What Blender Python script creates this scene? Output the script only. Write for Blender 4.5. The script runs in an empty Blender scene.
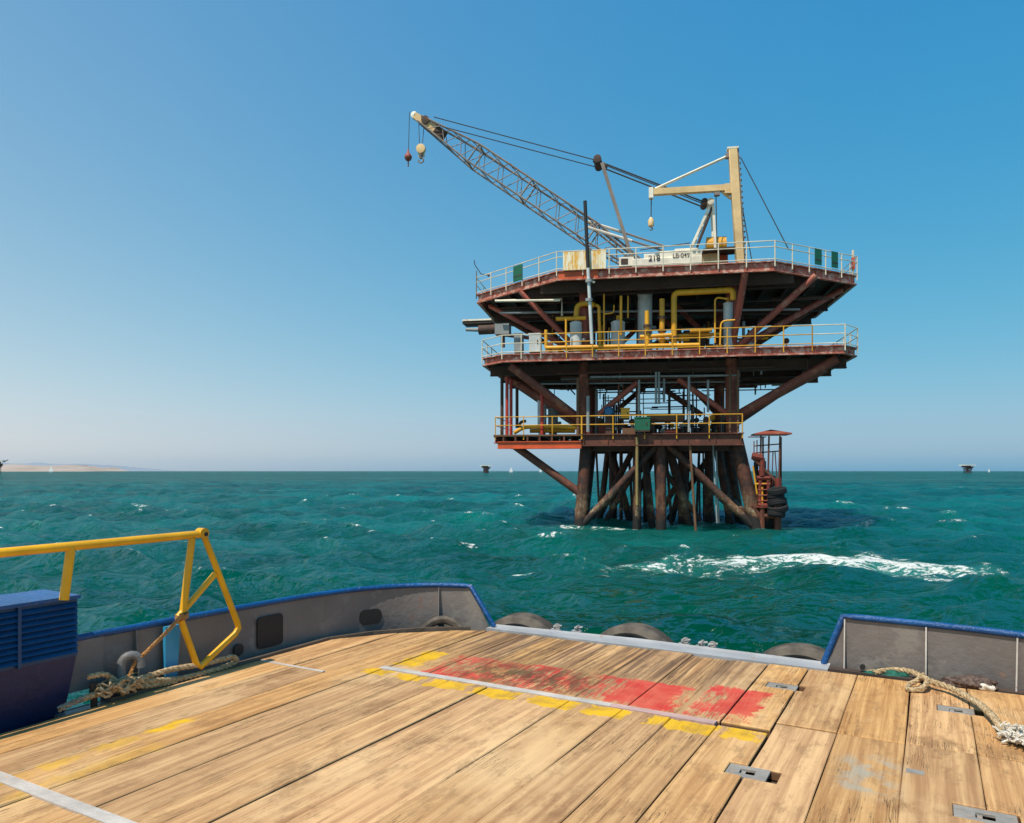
import bpy, bmesh, math, random
import numpy as np
from mathutils import Vector, Matrix

random.seed(7)
SC = bpy.context.scene
COL = SC.collection
R = math.radians

# ------------------------------------------------------------------ camera, world, sun, exposure
CAM_H, FOC = 3.3, 740.0            # eye height above the sea; focal length in pixels of a 1024 px wide frame
HOR, CX = 471.0, 512.0
cam = bpy.data.cameras.new('camera'); camo = bpy.data.objects.new('camera', cam); COL.objects.link(camo)
camo.location = (0, 0, CAM_H); camo.rotation_euler = (R(90), 0, 0)
cam.sensor_width = 36; cam.lens = 36 * FOC / 1024; cam.shift_y = (HOR - 411.5) / 1024
cam.clip_start = 0.1; cam.clip_end = 60000
SC.camera = camo

SUN_EL, SUN_AZ = 62, 219           # degrees; azimuth clockwise from +Y
W = bpy.data.worlds.new('World'); SC.world = W; W.use_nodes = True
nt = W.node_tree; nt.nodes.clear()
sky = nt.nodes.new('ShaderNodeTexSky'); sky.sky_type = 'NISHITA'; sky.sun_disc = False
sky.sun_elevation = R(SUN_EL); sky.sun_rotation = R(SUN_AZ)
sky.air_density = 1.0; sky.dust_density = 0.6; sky.ozone_density = 2.2; sky.altitude = 0
hs = nt.nodes.new('ShaderNodeHueSaturation'); hs.inputs['Hue'].default_value = 0.478; hs.inputs['Saturation'].default_value = 1.12
hs.inputs['Value'].default_value = 1.0
bg = nt.nodes.new('ShaderNodeBackground'); bg.inputs['Strength'].default_value = 0.105
wo = nt.nodes.new('ShaderNodeOutputWorld')
# polarised-filter look of the photograph: per-channel response of the whole dome, plus the paler, hazier western side
def wn(t, **k):
    n_ = nt.nodes.new(t)
    for a, b in k.items(): setattr(n_, a, b)
    return n_
def wm(op, a, b, clamp=False):
    n_ = wn('ShaderNodeMath', operation=op, use_clamp=clamp)
    for i, v in enumerate((a, b)):
        if isinstance(v, bpy.types.NodeSocket): nt.links.new(v, n_.inputs[i])
        else: n_.inputs[i].default_value = v
    return n_.outputs[0]
STR = 0.105
nt.links.new(sky.outputs[0], hs.inputs['Color'])
sp = wn('ShaderNodeSeparateColor'); nt.links.new(hs.outputs[0], sp.inputs[0])
gn = wn('ShaderNodeNewGeometry'); sx = wn('ShaderNodeSeparateXYZ'); nt.links.new(gn.outputs['Incoming'], sx.inputs[0])
low2 = wm('POWER', wm('SUBTRACT', 1.0, wm('ABSOLUTE', sx.outputs[2], 0), True), 7.0)
low = wm('POWER', wm('SUBTRACT', 1.0, wm('ABSOLUTE', sx.outputs[2], 0), True), 14.0)
west = wm('POWER', wm('MULTIPLY', wm('ADD', sx.outputs[0], 0.62), 0.82, True), 2.0)      # Incoming points back: +x here is west
lowf = wm('ADD', 0.40, wm('MULTIPLY', wm('POWER', wm('SUBTRACT', 1.0, wm('ABSOLUTE', sx.outputs[2], 0), True), 4.0), 1.05))
add = wm('MULTIPLY', west, lowf)
cc = wn('ShaderNodeCombineColor')
for i, (k, g, a) in enumerate(((0.95, 1.28, 0.285), (0.78, 0.62, 0.175), (0.765, 0.25, 0.075))):
    v = wm('MULTIPLY', wm('POWER', wm('MULTIPLY', sp.outputs[i], STR), g), k)
    v = wm('MULTIPLY', v, wm('SUBTRACT', 1.0, wm('MULTIPLY', (low, low2, low)[i], (.56, .20, .05)[i])))
    v = wm('ADD', v, wm('MULTIPLY', add, a))
    nt.links.new(wm('DIVIDE', v, STR), cc.inputs[i])
nt.links.new(cc.outputs[0], bg.inputs[0]); nt.links.new(bg.outputs[0], wo.inputs[0]); bg.inputs['Strength'].default_value = STR

sl = bpy.data.lights.new('sun', 'SUN'); sl.energy = 4.7; sl.angle = R(0.53); sl.color = (1.0, 0.91, 0.79)
so = bpy.data.objects.new('sun', sl); COL.objects.link(so)
sd = Vector((math.sin(R(SUN_AZ)) * math.cos(R(SUN_EL)), math.cos(R(SUN_AZ)) * math.cos(R(SUN_EL)), math.sin(R(SUN_EL))))
so.rotation_euler = sd.to_track_quat('Z', 'Y').to_euler(); so.location = (-20, -30, 60)

SC.view_settings.view_transform = 'Standard'; SC.view_settings.look = 'None'
SC.view_settings.exposure = 0.0; SC.view_settings.gamma = 1.0; SC.view_settings.use_curve_mapping = False
SC.cycles.max_bounces = 6; SC.cycles.diffuse_bounces = 3; SC.cycles.glossy_bounces = 3
SC.cycles.volume_bounces = 0; SC.cycles.use_denoising = True

# ------------------------------------------------------------------ mesh helpers
class MB:
    def __init__(s): s.v = []; s.f = []; s.sm = []
    def add(s, vs, fs, smooth=False):
        o = len(s.v); s.v += [tuple(p) for p in vs]
        for i, f in enumerate(fs):
            s.f.append(tuple(o + k for k in f)); s.sm.append(smooth if isinstance(smooth, bool) else smooth[i])
        return s
    def box(s, c, d, rot=None):
        c = Vector(c); h = Vector(d) / 2
        vs = [Vector((x * h.x, y * h.y, z * h.z)) for x in (-1, 1) for y in (-1, 1) for z in (-1, 1)]
        if rot is not None: vs = [rot @ p for p in vs]
        return s.add([p + c for p in vs], [(0, 1, 3, 2), (4, 6, 7, 5), (0, 4, 5, 1), (2, 3, 7, 6), (0, 2, 6, 4), (1, 5, 7, 3)])
    def beam(s, p0, p1, w, h, up=(0, 0, 1)):
        p0 = Vector(p0); p1 = Vector(p1); d = p1 - p0; L = d.length
        if L < 1e-6: return s
        z = d / L; x = Vector(up).cross(z)
        if x.length < 1e-3: x = Vector((1, 0, 0))
        x.normalize(); y = z.cross(x)
        rot = Matrix((x, y, z)).transposed()
        return s.box((p0 + p1) / 2, (w, h, L), rot)
    def ibeam(s, p0, p1, w, h, t=.03):
        p0 = Vector(p0); p1 = Vector(p1)
        s.beam(p0, p1, t, h - 2 * t)
        o = Vector((0, 0, h / 2 - t / 2))
        s.beam(p0 + o, p1 + o, w, t); s.beam(p0 - o, p1 - o, w, t)
        return s
    def tube(s, p0, p1, r, n=8, r1=None, caps=True):
        p0 = Vector(p0); p1 = Vector(p1); d = (p1 - p0)
        if d.length < 1e-6: return s
        r1 = r if r1 is None else r1
        z = d.normalized(); x = z.orthogonal().normalized(); y = z.cross(x)
        vs = []
        for p, rr in ((p0, r), (p1, r1)):
            for k in range(n):
                a = 2 * math.pi * k / n; vs.append(p + x * (rr * math.cos(a)) + y * (rr * math.sin(a)))
        fs = [(k, (k + 1) % n, n + (k + 1) % n, n + k) for k in range(n)]; sm = [True] * n
        if caps: fs += [tuple(range(n - 1, -1, -1)), tuple(range(n, 2 * n))]; sm += [False, False]
        return s.add(vs, fs, sm)
    def path(s, pts, r, n=8, closed=False, rad=None):
        pts = [Vector(p) for p in pts]; m = len(pts); vs = []; prev = None
        for i, p in enumerate(pts):
            a = pts[(i - 1) % m] if (closed or i > 0) else p
            b = pts[(i + 1) % m] if (closed or i < m - 1) else p
            t = (b - a).normalized()
            x = t.orthogonal().normalized() if prev is None else (prev - t * prev.dot(t)).normalized()
            prev = x; y = t.cross(x); rr = r if rad is None else rad[i]
            for k in range(n):
                an = 2 * math.pi * k / n; vs.append(p + x * (rr * math.cos(an)) + y * (rr * math.sin(an)))
        fs = []; sm = []
        for i in range(m if closed else m - 1):
            j = (i + 1) % m
            for k in range(n): fs.append((i * n + k, i * n + (k + 1) % n, j * n + (k + 1) % n, j * n + k)); sm.append(True)
        if not closed:
            fs += [tuple(range(n - 1, -1, -1)), tuple((m - 1) * n + k for k in range(n))]; sm += [False, False]
        return s.add(vs, fs, sm)
    def prism(s, poly, z0, z1):
        n = len(poly)
        vs = [(x, y, z0) for x, y in poly] + [(x, y, z1) for x, y in poly]
        return s.add(vs, [tuple(range(n - 1, -1, -1)), tuple(range(n, 2 * n))] + [(k, (k + 1) % n, n + (k + 1) % n, n + k) for k in range(n)])
    def lathe(s, c, prof, n=16, axis='z'):
        c = Vector(c); vs = []
        for r, h in prof:
            for k in range(n):
                a = 2 * math.pi * k / n; q = (r * math.cos(a), r * math.sin(a), h)
                if axis == 'x': q = (q[2], q[0], q[1])
                if axis == 'y': q = (q[1], q[2], q[0])
                vs.append(c + Vector(q))
        fs = []
        for i in range(len(prof) - 1):
            for k in range(n): fs.append((i * n + k, i * n + (k + 1) % n, (i + 1) * n + (k + 1) % n, (i + 1) * n + k))
        m = len(prof) - 1; sm = [True] * len(fs)
        fs += [tuple(range(n - 1, -1, -1)), tuple(m * n + k for k in range(n))]; sm += [False, False]
        return s.add(vs, fs, sm)
    def build(s, name, mat, parent=None, loc=None, rz=0):
        me = bpy.data.meshes.new(name); me.from_pydata(s.v, [], s.f); me.polygons.foreach_set('use_smooth', s.sm)
        me.materials.append(mat); me.update()
        bm = bmesh.new(); bm.from_mesh(me); bmesh.ops.recalc_face_normals(bm, faces=bm.faces); bm.to_mesh(me); bm.free()
        me.set_sharp_from_angle(angle=R(42))
        return link(name, me, parent, loc, rz)

def link(name, me, parent=None, loc=None, rz=0):
    o = bpy.data.objects.new(name, me); COL.objects.link(o)
    if parent is not None: o.parent = parent
    if loc is not None: o.location = loc
    if rz: o.rotation_euler.z = rz
    return o
def tag(o, label=None, cat=None, group=None, kind=None):
    if label: o['label'] = label
    if cat: o['category'] = cat
    if group: o['group'] = group
    if kind: o['kind'] = kind
    return o
def empty(name, loc, rz, label, cat, group=None):
    o = bpy.data.objects.new(name, None); COL.objects.link(o); o.location = loc; o.rotation_euler.z = rz
    o.empty_display_size = .3
    return tag(o, label, cat, group)
def part(name, parent, label=None):
    o = bpy.data.objects.new(name, None); COL.objects.link(o); o.parent = parent; o.empty_display_size = .2
    if label: o['label'] = label
    return o

# ------------------------------------------------------------------ material helpers
class N:
    def __init__(s, name):
        s.m = bpy.data.materials.new(name); s.m.use_nodes = True; s.t = s.m.node_tree; s.t.nodes.clear()
        s.o = s.t.nodes.new('ShaderNodeOutputMaterial'); s.b = s.t.nodes.new('ShaderNodeBsdfPrincipled')
        s.t.links.new(s.b.outputs[0], s.o.inputs['Surface'])
        s.tc = s.t.nodes.new('ShaderNodeTexCoord'); s.oc = s.tc.outputs['Object']
    def put(s, sock, v):
        if v is None: return
        if isinstance(v, bpy.types.NodeSocket): s.t.links.new(v, sock)
        elif isinstance(v, (tuple, list)):
            v = tuple(v)
            if len(v) == 3 and sock.type == 'RGBA': v = v + (1,)
            sock.default_value = v
        else: sock.default_value = v
    def noise(s, scale, detail=4, rough=.55, vec=None, dist=0, out='Fac'):
        n = s.t.nodes.new('ShaderNodeTexNoise'); s.put(n.inputs['Vector'], vec if vec is not None else s.oc)
        n.inputs['Scale'].default_value = scale; n.inputs['Detail'].default_value = detail
        n.inputs['Roughness'].default_value = rough; n.inputs['Distortion'].default_value = dist
        return n.outputs[out]
    def vor(s, scale, vec=None, feature='F1', out='Distance'):
        n = s.t.nodes.new('ShaderNodeTexVoronoi'); n.feature = feature; s.put(n.inputs['Vector'], vec if vec is not None else s.oc)
        n.inputs['Scale'].default_value = scale; return n.outputs[out]
    def map(s, scale=(1, 1, 1), loc=(0, 0, 0), vec=None):
        n = s.t.nodes.new('ShaderNodeMapping'); s.put(n.inputs['Vector'], vec if vec is not None else s.oc)
        s.put(n.inputs['Scale'], tuple(scale)); s.put(n.inputs['Location'], loc if isinstance(loc, bpy.types.NodeSocket) else tuple(loc))
        return n.outputs[0]
    def math(s, op, a, b=0.0, c=None, clamp=False):
        n = s.t.nodes.new('ShaderNodeMath'); n.operation = op; n.use_clamp = clamp
        s.put(n.inputs[0], a); s.put(n.inputs[1], b)
        if c is not None: s.put(n.inputs[2], c)
        return n.outputs[0]
    def ramp(s, v, a, b, lo=0.0, hi=1.0, smooth=True):
        n = s.t.nodes.new('ShaderNodeMapRange'); n.interpolation_type = 'SMOOTHSTEP' if smooth else 'LINEAR'
        s.put(n.inputs[0], v); n.inputs[1].default_value = a; n.inputs[2].default_value = b
        n.inputs[3].default_value = lo; n.inputs[4].default_value = hi; return n.outputs[0]
    def mix(s, f, a, b, mode='MIX'):
        n = s.t.nodes.new('ShaderNodeMix'); n.data_type = 'RGBA'; n.blend_type = mode
        s.put(n.inputs[0], f); s.put(n.inputs[6], a); s.put(n.inputs[7], b); return n.outputs[2]
    def sep(s, vec=None):
        n = s.t.nodes.new('ShaderNodeSeparateXYZ'); s.put(n.inputs[0], vec if vec is not None else s.oc); return n.outputs
    def bump(s, h, strength=.3, dist=.02, nrm=None):
        n = s.t.nodes.new('ShaderNodeBump'); s.put(n.inputs['Height'], h); n.inputs['Strength'].default_value = strength
        n.inputs['Distance'].default_value = dist
        if nrm is not None: s.put(n.inputs['Normal'], nrm)
        return n.outputs[0]
    def rand(s):
        return s.t.nodes.new('ShaderNodeObjectInfo').outputs['Random']
    def attr(s, name):
        n = s.t.nodes.new('ShaderNodeAttribute'); n.attribute_name = name; return n.outputs['Fac']
    def done(s, col, rough=.6, metal=0.0, normal=None, spec=None):
        s.put(s.b.inputs['Base Color'], col); s.put(s.b.inputs['Roughness'], rough); s.put(s.b.inputs['Metallic'], metal)
        if normal is not None: s.put(s.b.inputs['Normal'], normal)
        if spec is not None: s.put(s.b.inputs['Specular IOR Level'], spec)
        return s.m

def paint(name, col, rust=.35, rustcol=(.13, .045, .02), rough=.5, scale=1.0, streak=True, alt=None, altamt=.5, bump=.25):
    """painted steel: flat colour, tone drift, rust patches and vertical streaks"""
    n = N(name)
    big = n.noise(.9 * scale, 4, .6)
    drift = n.ramp(big, .3, .7, .72, 1.18, False)
    c = n.mix(1.0, col, n.mix(0, (1, 1, 1), (1, 1, 1)), 'MULTIPLY')
    hsv = n.t.nodes.new('ShaderNodeHueSaturation'); n.put(hsv.inputs['Color'], c); n.put(hsv.inputs['Value'], drift); c = hsv.outputs[0]
    if alt is not None:
        c = n.mix(n.ramp(n.noise(1.7 * scale, 5, .65), .62 - .25 * altamt, .70 - .2 * altamt), c, alt)
    if rust > 0:
        a = n.noise(3.2 * scale, 6, .68)
        m1 = n.ramp(a, .70 - .28 * rust, .78 - .24 * rust)
        c2 = n.mix(n.noise(14 * scale, 4, .6), rustcol, tuple(min(1, k * 2.6) for k in rustcol))
        c = n.mix(m1, c, c2)
        if streak:
            st = n.noise(2.0, 4, .6, vec=n.map((5 * scale, 5 * scale, .35)))
            c = n.mix(n.math('MULTIPLY', n.ramp(st, .66 - .2 * rust, .80 - .15 * rust), .6), c, tuple(k * 1.4 for k in rustcol))
        rg = n.ramp(m1, 0, 1, rough, .9)
    else: rg = rough
    nb = n.bump(n.noise(9 * scale, 5, .6), bump, .03)
    return n.done(c, rg, 0, nb)

M = {}
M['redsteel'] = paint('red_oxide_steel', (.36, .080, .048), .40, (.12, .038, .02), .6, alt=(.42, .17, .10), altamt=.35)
M['fascia'] = paint('fascia_steel', (.44, .115, .068), .42, (.15, .042, .02), .6, alt=(.60, .36, .27), altamt=.55, scale=1.6)
M['orange'] = paint('orange_paint', (.62, .10, .025), .35, (.22, .04, .02), .55)
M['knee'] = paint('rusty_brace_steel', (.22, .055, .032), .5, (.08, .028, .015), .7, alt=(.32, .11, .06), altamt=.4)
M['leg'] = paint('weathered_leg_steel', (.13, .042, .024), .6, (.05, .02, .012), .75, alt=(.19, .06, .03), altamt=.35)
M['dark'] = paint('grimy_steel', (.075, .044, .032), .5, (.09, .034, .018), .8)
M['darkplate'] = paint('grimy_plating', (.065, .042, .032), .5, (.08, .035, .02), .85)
M['yellow'] = paint('yellow_paint', (.78, .37, .015), .30, (.22, .07, .02), .45)
M['yellowrail'] = paint('yellow_rail_paint', (.76, .37, .02), .35, (.22, .08, .025), .5)
M['whiterail'] = paint('white_rail_paint', (.78, .68, .50), .22, (.32, .12, .05), .5, streak=False)
M['vessel'] = paint('grey_vessel_paint', (.60, .63, .60), .14, (.26, .13, .06), .45)
M['beige'] = paint('beige_mast_paint', (.78, .52, .24), .3, (.50, .22, .07), .5, scale=.8)
M['white'] = paint('weathered_white_paint', (.86, .78, .62), .26, (.45, .20, .08), .5)
M['boom'] = paint('boom_paint', (.24, .19, .155), .45, (.12, .045, .022), .6)
M['boomlight'] = paint('bleached_tube_paint', (.76, .68, .56), .3, (.20, .10, .06), .5)
M['cable'] = N('steel_cable').done((.05, .045, .045), .6)
M['black'] = N('black_paint').done((.012, .012, .013), .6)
M['green'] = paint('green_panel_paint', (.008, .12, .06), .15, (.03, .03, .02), .6)
M['bluedrum'] = paint('blue_drum_paint', (.02, .16, .34), .1, (.03, .03, .03), .5)
M['brown'] = paint('brown_tank_paint', (.17, .08, .035), .5, (.07, .03, .015), .7)
M['vent'] = paint('dull_vent_paint', (.17, .17, .17), .4, (.10, .06, .04), .5, scale=5)
M['grey'] = paint('grey_machine_paint', (.30, .31, .30), .3, (.12, .06, .03), .6)
M['reddeep'] = paint('bright_red_paint', (.50, .04, .02), .3, (.15, .03, .02), .55)
def _tidal():
    n = N('tidal_leg_steel'); z = n.sep()[2]
    zz = n.math('ADD', z, n.math('MULTIPLY', n.math('SUBTRACT', n.noise(.8, 4, .6), .5), 2.6))
    base = n.mix(n.ramp(n.noise(2.6, 6, .68), .42, .62), (.038, .016, .011), (.115, .036, .016))  # base kept very dark in place of the decks' shade over the legs
    base = n.mix(n.ramp(n.noise(1.1, 4, .6), .5, .7), base, (.045, .022, .018))
    pale = n.mix(n.ramp(n.noise(7, 5, .65), .4, .65), (.20, .085, .035), (.30, .25, .15))
    m = n.math('MULTIPLY', n.ramp(zz, .6, 1.1), n.ramp(zz, 1.3, 2.6, 1, 0))
    c = n.mix(n.math('MULTIPLY', m, n.ramp(n.noise(1.6, 4, .6), .35, .6)), base, pale)
    vs_ = n.noise(1.0, 5, .7, vec=n.map((4.5, 4.5, .22)))
    c = n.mix(n.math('MULTIPLY', n.ramp(vs_, .50, .66), .75), c, (.022, .013, .010))
    c = n.mix(n.math('MULTIPLY', n.ramp(vs_, .42, .32), .5), c, (.22, .075, .025))
    c = n.mix(n.ramp(zz, .35, 1.0, 1, 0), c, (.014, .012, .010))
    return n.done(c, .75, 0, n.bump(n.noise(7, 6, .65), .5, .05))
M['tidal'] = _tidal()

# ------------------------------------------------------------------ survey helpers: sight line of a photo pixel met with a known plane of the place
def ray(px, py): return ((px - CX) / FOC, 1.0, -(py - HOR) / FOC)
PR = R(10); PO = (9.3, 48.0)                      # platform: turned 10 degrees clockwise, its middle 48 m off
def PL(px, py, v):                                 # local point of the platform on its plane v
    x, y, z = ray(px, py); s, c = math.sin(PR), math.cos(PR)
    t = (v + PO[0] * s + PO[1] * c) / (x * s + y * c)
    dx, dy = x * t - PO[0], y * t - PO[1]
    return Vector((dx * c - dy * s, v, CAM_H + z * t))
def PZ(px, py, zz):                                # the same on a level z
    x, y, z = ray(px, py); s, c = math.sin(PR), math.cos(PR); t = (zz - CAM_H) / z
    dx, dy = x * t - PO[0], y * t - PO[1]
    return Vector((dx * c - dy * s, dx * s + dy * c, zz))
BR = R(29.5); DECK = 1.7                           # boat: turned 29.5 degrees clockwise, deck 1.7 m above the sea
def DK(px, py, h=0.0):                             # boat-local point at height h over the deck
    x, y, z = ray(px, py); t = (DECK + h - CAM_H) / z; s, c = math.sin(BR), math.cos(BR)
    return Vector((x * t * c - y * t * s, x * t * s + y * t * c, h))
def DB(px, py, b):                                 # boat-local point on the plane x = b
    x, y, z = ray(px, py); s, c = math.sin(BR), math.cos(BR); t = b / (x * c - y * s)
    return Vector((b, t * (x * s + y * c), CAM_H + z * t - DECK))

# ------------------------------------------------------------------ SEA
def build_sea():
    rs = [2.0]
    while rs[-1] < 15800:
        r = rs[-1]; rs.append(r + max(.08, .0078 * r) if r < 260 else r + .012 * r if r < 900 else r * 1.06)
    rs = np.array(rs)
    fine = np.arange(-44, 44.01, .115); coarse1 = np.arange(46, 180, 4.0); coarse0 = -coarse1[::-1]
    th = np.radians(np.concatenate([coarse0, fine, coarse1]))
    Rr, Th = np.meshgrid(rs, th, indexing='ij')
    X = Rr * np.sin(Th); Y = Rr * np.cos(Th)
    dr = np.gradient(rs)[:, None]
    dt = np.maximum(np.gradient(th)[None, :] * Rr, 0)
    cell = np.maximum(dr * .8, dt)
    rg = np.random.RandomState(5)
    Z = np.zeros_like(X); DX = np.zeros_like(X); DY = np.zeros_like(X); crest = np.zeros_like(X)
    wind = math.radians(200)
    nw = 110
    lam = np.exp(np.linspace(math.log(.30), math.log(15), nw)) * np.exp(rg.normal(0, .03, nw))
    for L in lam:
        k = 2 * math.pi / L
        spread = .60 if L < 2 else .42
        d = wind + rg.normal(0, spread)
        amp = .0215 * L ** .80 / (1 + (L / 6.5) ** 3) * (L / (L + 1.2)) * (1 + .35 * math.exp(-((L - 4.5) / 1.8) ** 2)) * rg.uniform(.7, 1.3)
        kx, ky = k * math.sin(d), k * math.cos(d)
        ph = rg.uniform(0, 2 * math.pi)
        att = np.clip((L / cell - 2.2) / 2.5, 0, 1)
        # slow groupiness so that crests are short
        g = 1 + .45 * np.sin(kx * .13 * X - ky * .17 * Y + ph * 3)
        A = amp * att * g
        p = kx * X + ky * Y + ph
        Z += A * np.cos(p); q = .75
        DX -= q * A * math.sin(d) * np.sin(p); DY -= q * A * math.cos(d) * np.sin(p)
        crest += A * k * np.cos(p)
    # the breaking wake roller between the boat and the platform
    pts = np.array([(2.2, 23.4), (4.2, 24.6), (6.0, 25.6), (8.2, 27.3), (10.8, 28.2), (13.0, 26.8), (14.8, 25.7), (16.9, 24.3)])
    wts = np.array([.1, .28, .45, .75, 1.05, 1.1, .8, .08])
    best = np.full(X.shape, 1e9); wt = np.zeros_like(X); side = np.zeros_like(X)
    near = (Rr < 60)
    for i in range(len(pts) - 1):
        a, b = pts[i], pts[i + 1]; ab = b - a; L2 = ab @ ab
        t = np.clip(((X - a[0]) * ab[0] + (Y - a[1]) * ab[1]) / L2, 0, 1)
        qx = X - a[0] - t * ab[0]; qy = Y - a[1] - t * ab[1]; dd = np.hypot(qx, qy)
        m = dd < best; best = np.where(m, dd, best); wt = np.where(m, wts[i] * (1 - t) + wts[i + 1] * t, wt)
        side = np.where(m, np.sign(ab[0] * qy - ab[1] * qx), side)
    sd_ = best * side + .35 * np.sin(X * 1.7) + .22 * np.sin(X * 4.1 + 1)      # + is the far side
    roll = wt * np.exp(-(sd_ / .75) ** 2) * near
    Z = Z * (1 - .6 * np.exp(-(sd_ / 1.3) ** 2) * near * np.clip(wt * 2, 0, 1))
    Z += .15 * roll - .16 * wt * np.exp(-((sd_ + 2.0) / 1.2) ** 2) * near
    jag = .5 + .5 * np.sin(X * .9 + 1.3 * np.sin(Y * .8)) * np.sin(X * 2.3 + Y)
    foam = near * wt * (.72 * np.exp(-((sd_ - .05) / (.22 + .18 * jag)) ** 2) + (.34 + .34 * jag) * np.exp(-((sd_ + 1.0) / 1.8) ** 2))
    # calmer slick water astern
    slick = np.exp(-(((X - 5) / 7) ** 2 + ((Y - 15) / 6) ** 2))
    Z = Z * (1 - .25 * slick)
    pf = np.exp(-(((X - PO[0] + .5) / 9) ** 2 + ((Y - 42.5) / 5.5) ** 2)); Z = Z * (1 - .7 * pf) - .10 * pf
    # churn round the platform legs
    s_, c_ = math.sin(PR), math.cos(PR)
    U = (X - PO[0]) * c_ - (Y - PO[1]) * s_; V = (X - PO[0]) * s_ + (Y - PO[1]) * c_
    fl = np.exp(-((V + 6.0) / .45) ** 2) * ((U > -5.6) & (U < 7.0)) * (.34 + .16 * np.sin(U * 2.1) + .1 * np.sin(U * 5.3 + 1))
    # white caps: crest of the longer waves
    cs = crest / crest[near].std()
    cap = np.clip((cs - 1.75) * .9, 0, 1) * np.clip((Rr - 14) / 25, .0, 1)
    foam = np.maximum(np.maximum(foam, fl), .55 * cap)
    for qx_, qy_, a_, b_, w_ in ((.41, 23.6, .55, .28, .75), (4.6, 24.6, .9, .35, .6), (6.3, 22.6, 1.3, .4, .42), (3.4, 22.4, 1.0, .3, .4), (9.0, 24.4, 2.2, .6, .42), (12.2, 23.0, 2.0, .5, .38), (5.9, 27.6, .8, .3, .6), (19.3, 44, 1.6, .5, .7), (21, 60, 1.2, .8, .7), (-30, 62, 1.5, .8, .8), (-1.5, 20.4, .5, .25, .35)):
        foam = np.maximum(foam, w_ * np.exp(-((X - qx_) / a_) ** 2 - ((Y - qy_ + .1 * (X - qx_)) / b_) ** 2))
    nr, nc = X.shape
    co = np.stack([X + DX, Y + DY, Z], -1).reshape(-1, 3)
    idx = np.arange(nr * nc).reshape(nr, nc)
    a = idx[:-1, :]; b = idx[1:, :]
    a2 = np.roll(a, -1, 1); b2 = np.roll(b, -1, 1)
    quads = np.stack([a, a2, b2, b], -1).reshape(-1, 4)[:, ::-1]
    me = bpy.data.meshes.new('sea')
    me.vertices.add(len(co)); me.vertices.foreach_set('co', co.astype(np.float32).ravel())
    nq = len(quads)
    me.loops.add(nq * 4); me.loops.foreach_set('vertex_index', quads.astype(np.int32).ravel())
    me.polygons.add(nq); me.polygons.foreach_set('loop_start', np.arange(0, nq * 4, 4, dtype=np.int32))
    me.polygons.foreach_set('use_smooth', np.ones(nq, dtype=bool))
    me.update(calc_edges=True)
    at = me.attributes.new('foam', 'FLOAT', 'POINT'); at.data.foreach_set('value', foam.astype(np.float32).ravel())
    at = me.attributes.new('wake', 'FLOAT', 'POINT'); at.data.foreach_set('value', (np.exp(-(((X - 4) / 11) ** 2 + ((Y - 14) / 13) ** 2))).astype(np.float32).ravel())
    n = N('sea_water')
    # upwelling colour of the water with slow patches; fresh foam is white
    patch = n.noise(.045, 4, .6, vec=n.map((1, 1.8, 1)))
    body = n.mix(n.ramp(patch, .35, .68), (.0, .066, .052), (.003, .130, .118))
    body = n.mix(n.math('MULTIPLY', n.attr('wake'), .95), body, (.0, .052, .028))
    body = n.mix(n.ramp(n.noise(.16, 4, .65, vec=n.map((.7, 1.7, 1), (3, 9, 0))), .50, .68, 0, .55), body, (.0, .044, .034))
    hv = n.t.nodes.new('ShaderNodeHueSaturation'); n.put(hv.inputs['Color'], body); n.put(hv.inputs['Value'], n.ramp(n.noise(.009, 5, .65, vec=n.map((.5, 2.2, 1))), .35, .65, .76, 1.14)); body = hv.outputs[0]
    f1 = n.noise(2.2, 7, .72, vec=n.map((1, 1.5, 1)), dist=.4)
    f2 = n.noise(9, 5, .7)
    fa = n.attr('foam')
    fn = n.math('ADD', n.math('MULTIPLY', f1, .7), n.math('MULTIPLY', f2, .3))
    fm = n.ramp(n.math('ADD', n.math('MULTIPLY', fa, .40), n.math('MULTIPLY', n.math('SUBTRACT', fn, .5), 3.0)), .10, .34)
    fm = n.math('MULTIPLY', fm, n.ramp(fa, .06, .2))
    # scattered specks of small white caps
    sp = n.noise(.32, 5, .75, vec=n.map((.6, 1.6, 1)))
    sp2 = n.ramp(sp, .675, .70)
    fm = n.math('MAXIMUM', fm, n.math('MULTIPLY', sp2, n.ramp(f1, .45, .6)))
    body = n.mix(n.ramp(fa, .02, .55, 0, .75), body, (.03, .20, .15))
    col = n.mix(fm, body, (.62, .64, .61))
    rip = n.noise(1.0, 3, .6, vec=n.map((1.6, 2.6, 1)), dist=.3)
    rip2 = n.noise(1.0, 4, .62, vec=n.map((5, 8, 1)), dist=.2)
    rip3 = n.noise(1.0, 3, .6, vec=n.map((.35, .6, 1)))
    b0 = n.bump(rip3, 1.0, .70)
    b1 = n.bump(rip, 1.0, .34, b0)
    b2 = n.bump(rip2, 1.0, .042, b1)
    n.put(b2.node.inputs['Strength'], n.math('SUBTRACT', 1, n.math('MULTIPLY', n.attr('wake'), .65))); n.put(b1.node.inputs['Strength'], n.math('SUBTRACT', 1, n.math('MULTIPLY', n.attr('wake'), .45)))
    b3 = n.bump(fm, .4, .05, b2)
    n.put(n.b.inputs['IOR'], 1.33)
    n.t.nodes.remove(n.b)
    df0 = n.t.nodes.new('ShaderNodeBsdfDiffuse'); n.put(df0.inputs['Color'], col); n.put(df0.inputs['Normal'], b1)
    ss = n.t.nodes.new('ShaderNodeSubsurfaceScattering'); ss.falloff = 'BURLEY'; n.put(ss.inputs['Color'], body); n.put(ss.inputs['Normal'], b1)
    ss.inputs['Scale'].default_value = 1.0; ss.inputs['Radius'].default_value = (1.5, 7.0, 6.0)       # light spreads metres through the turbid water
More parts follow.
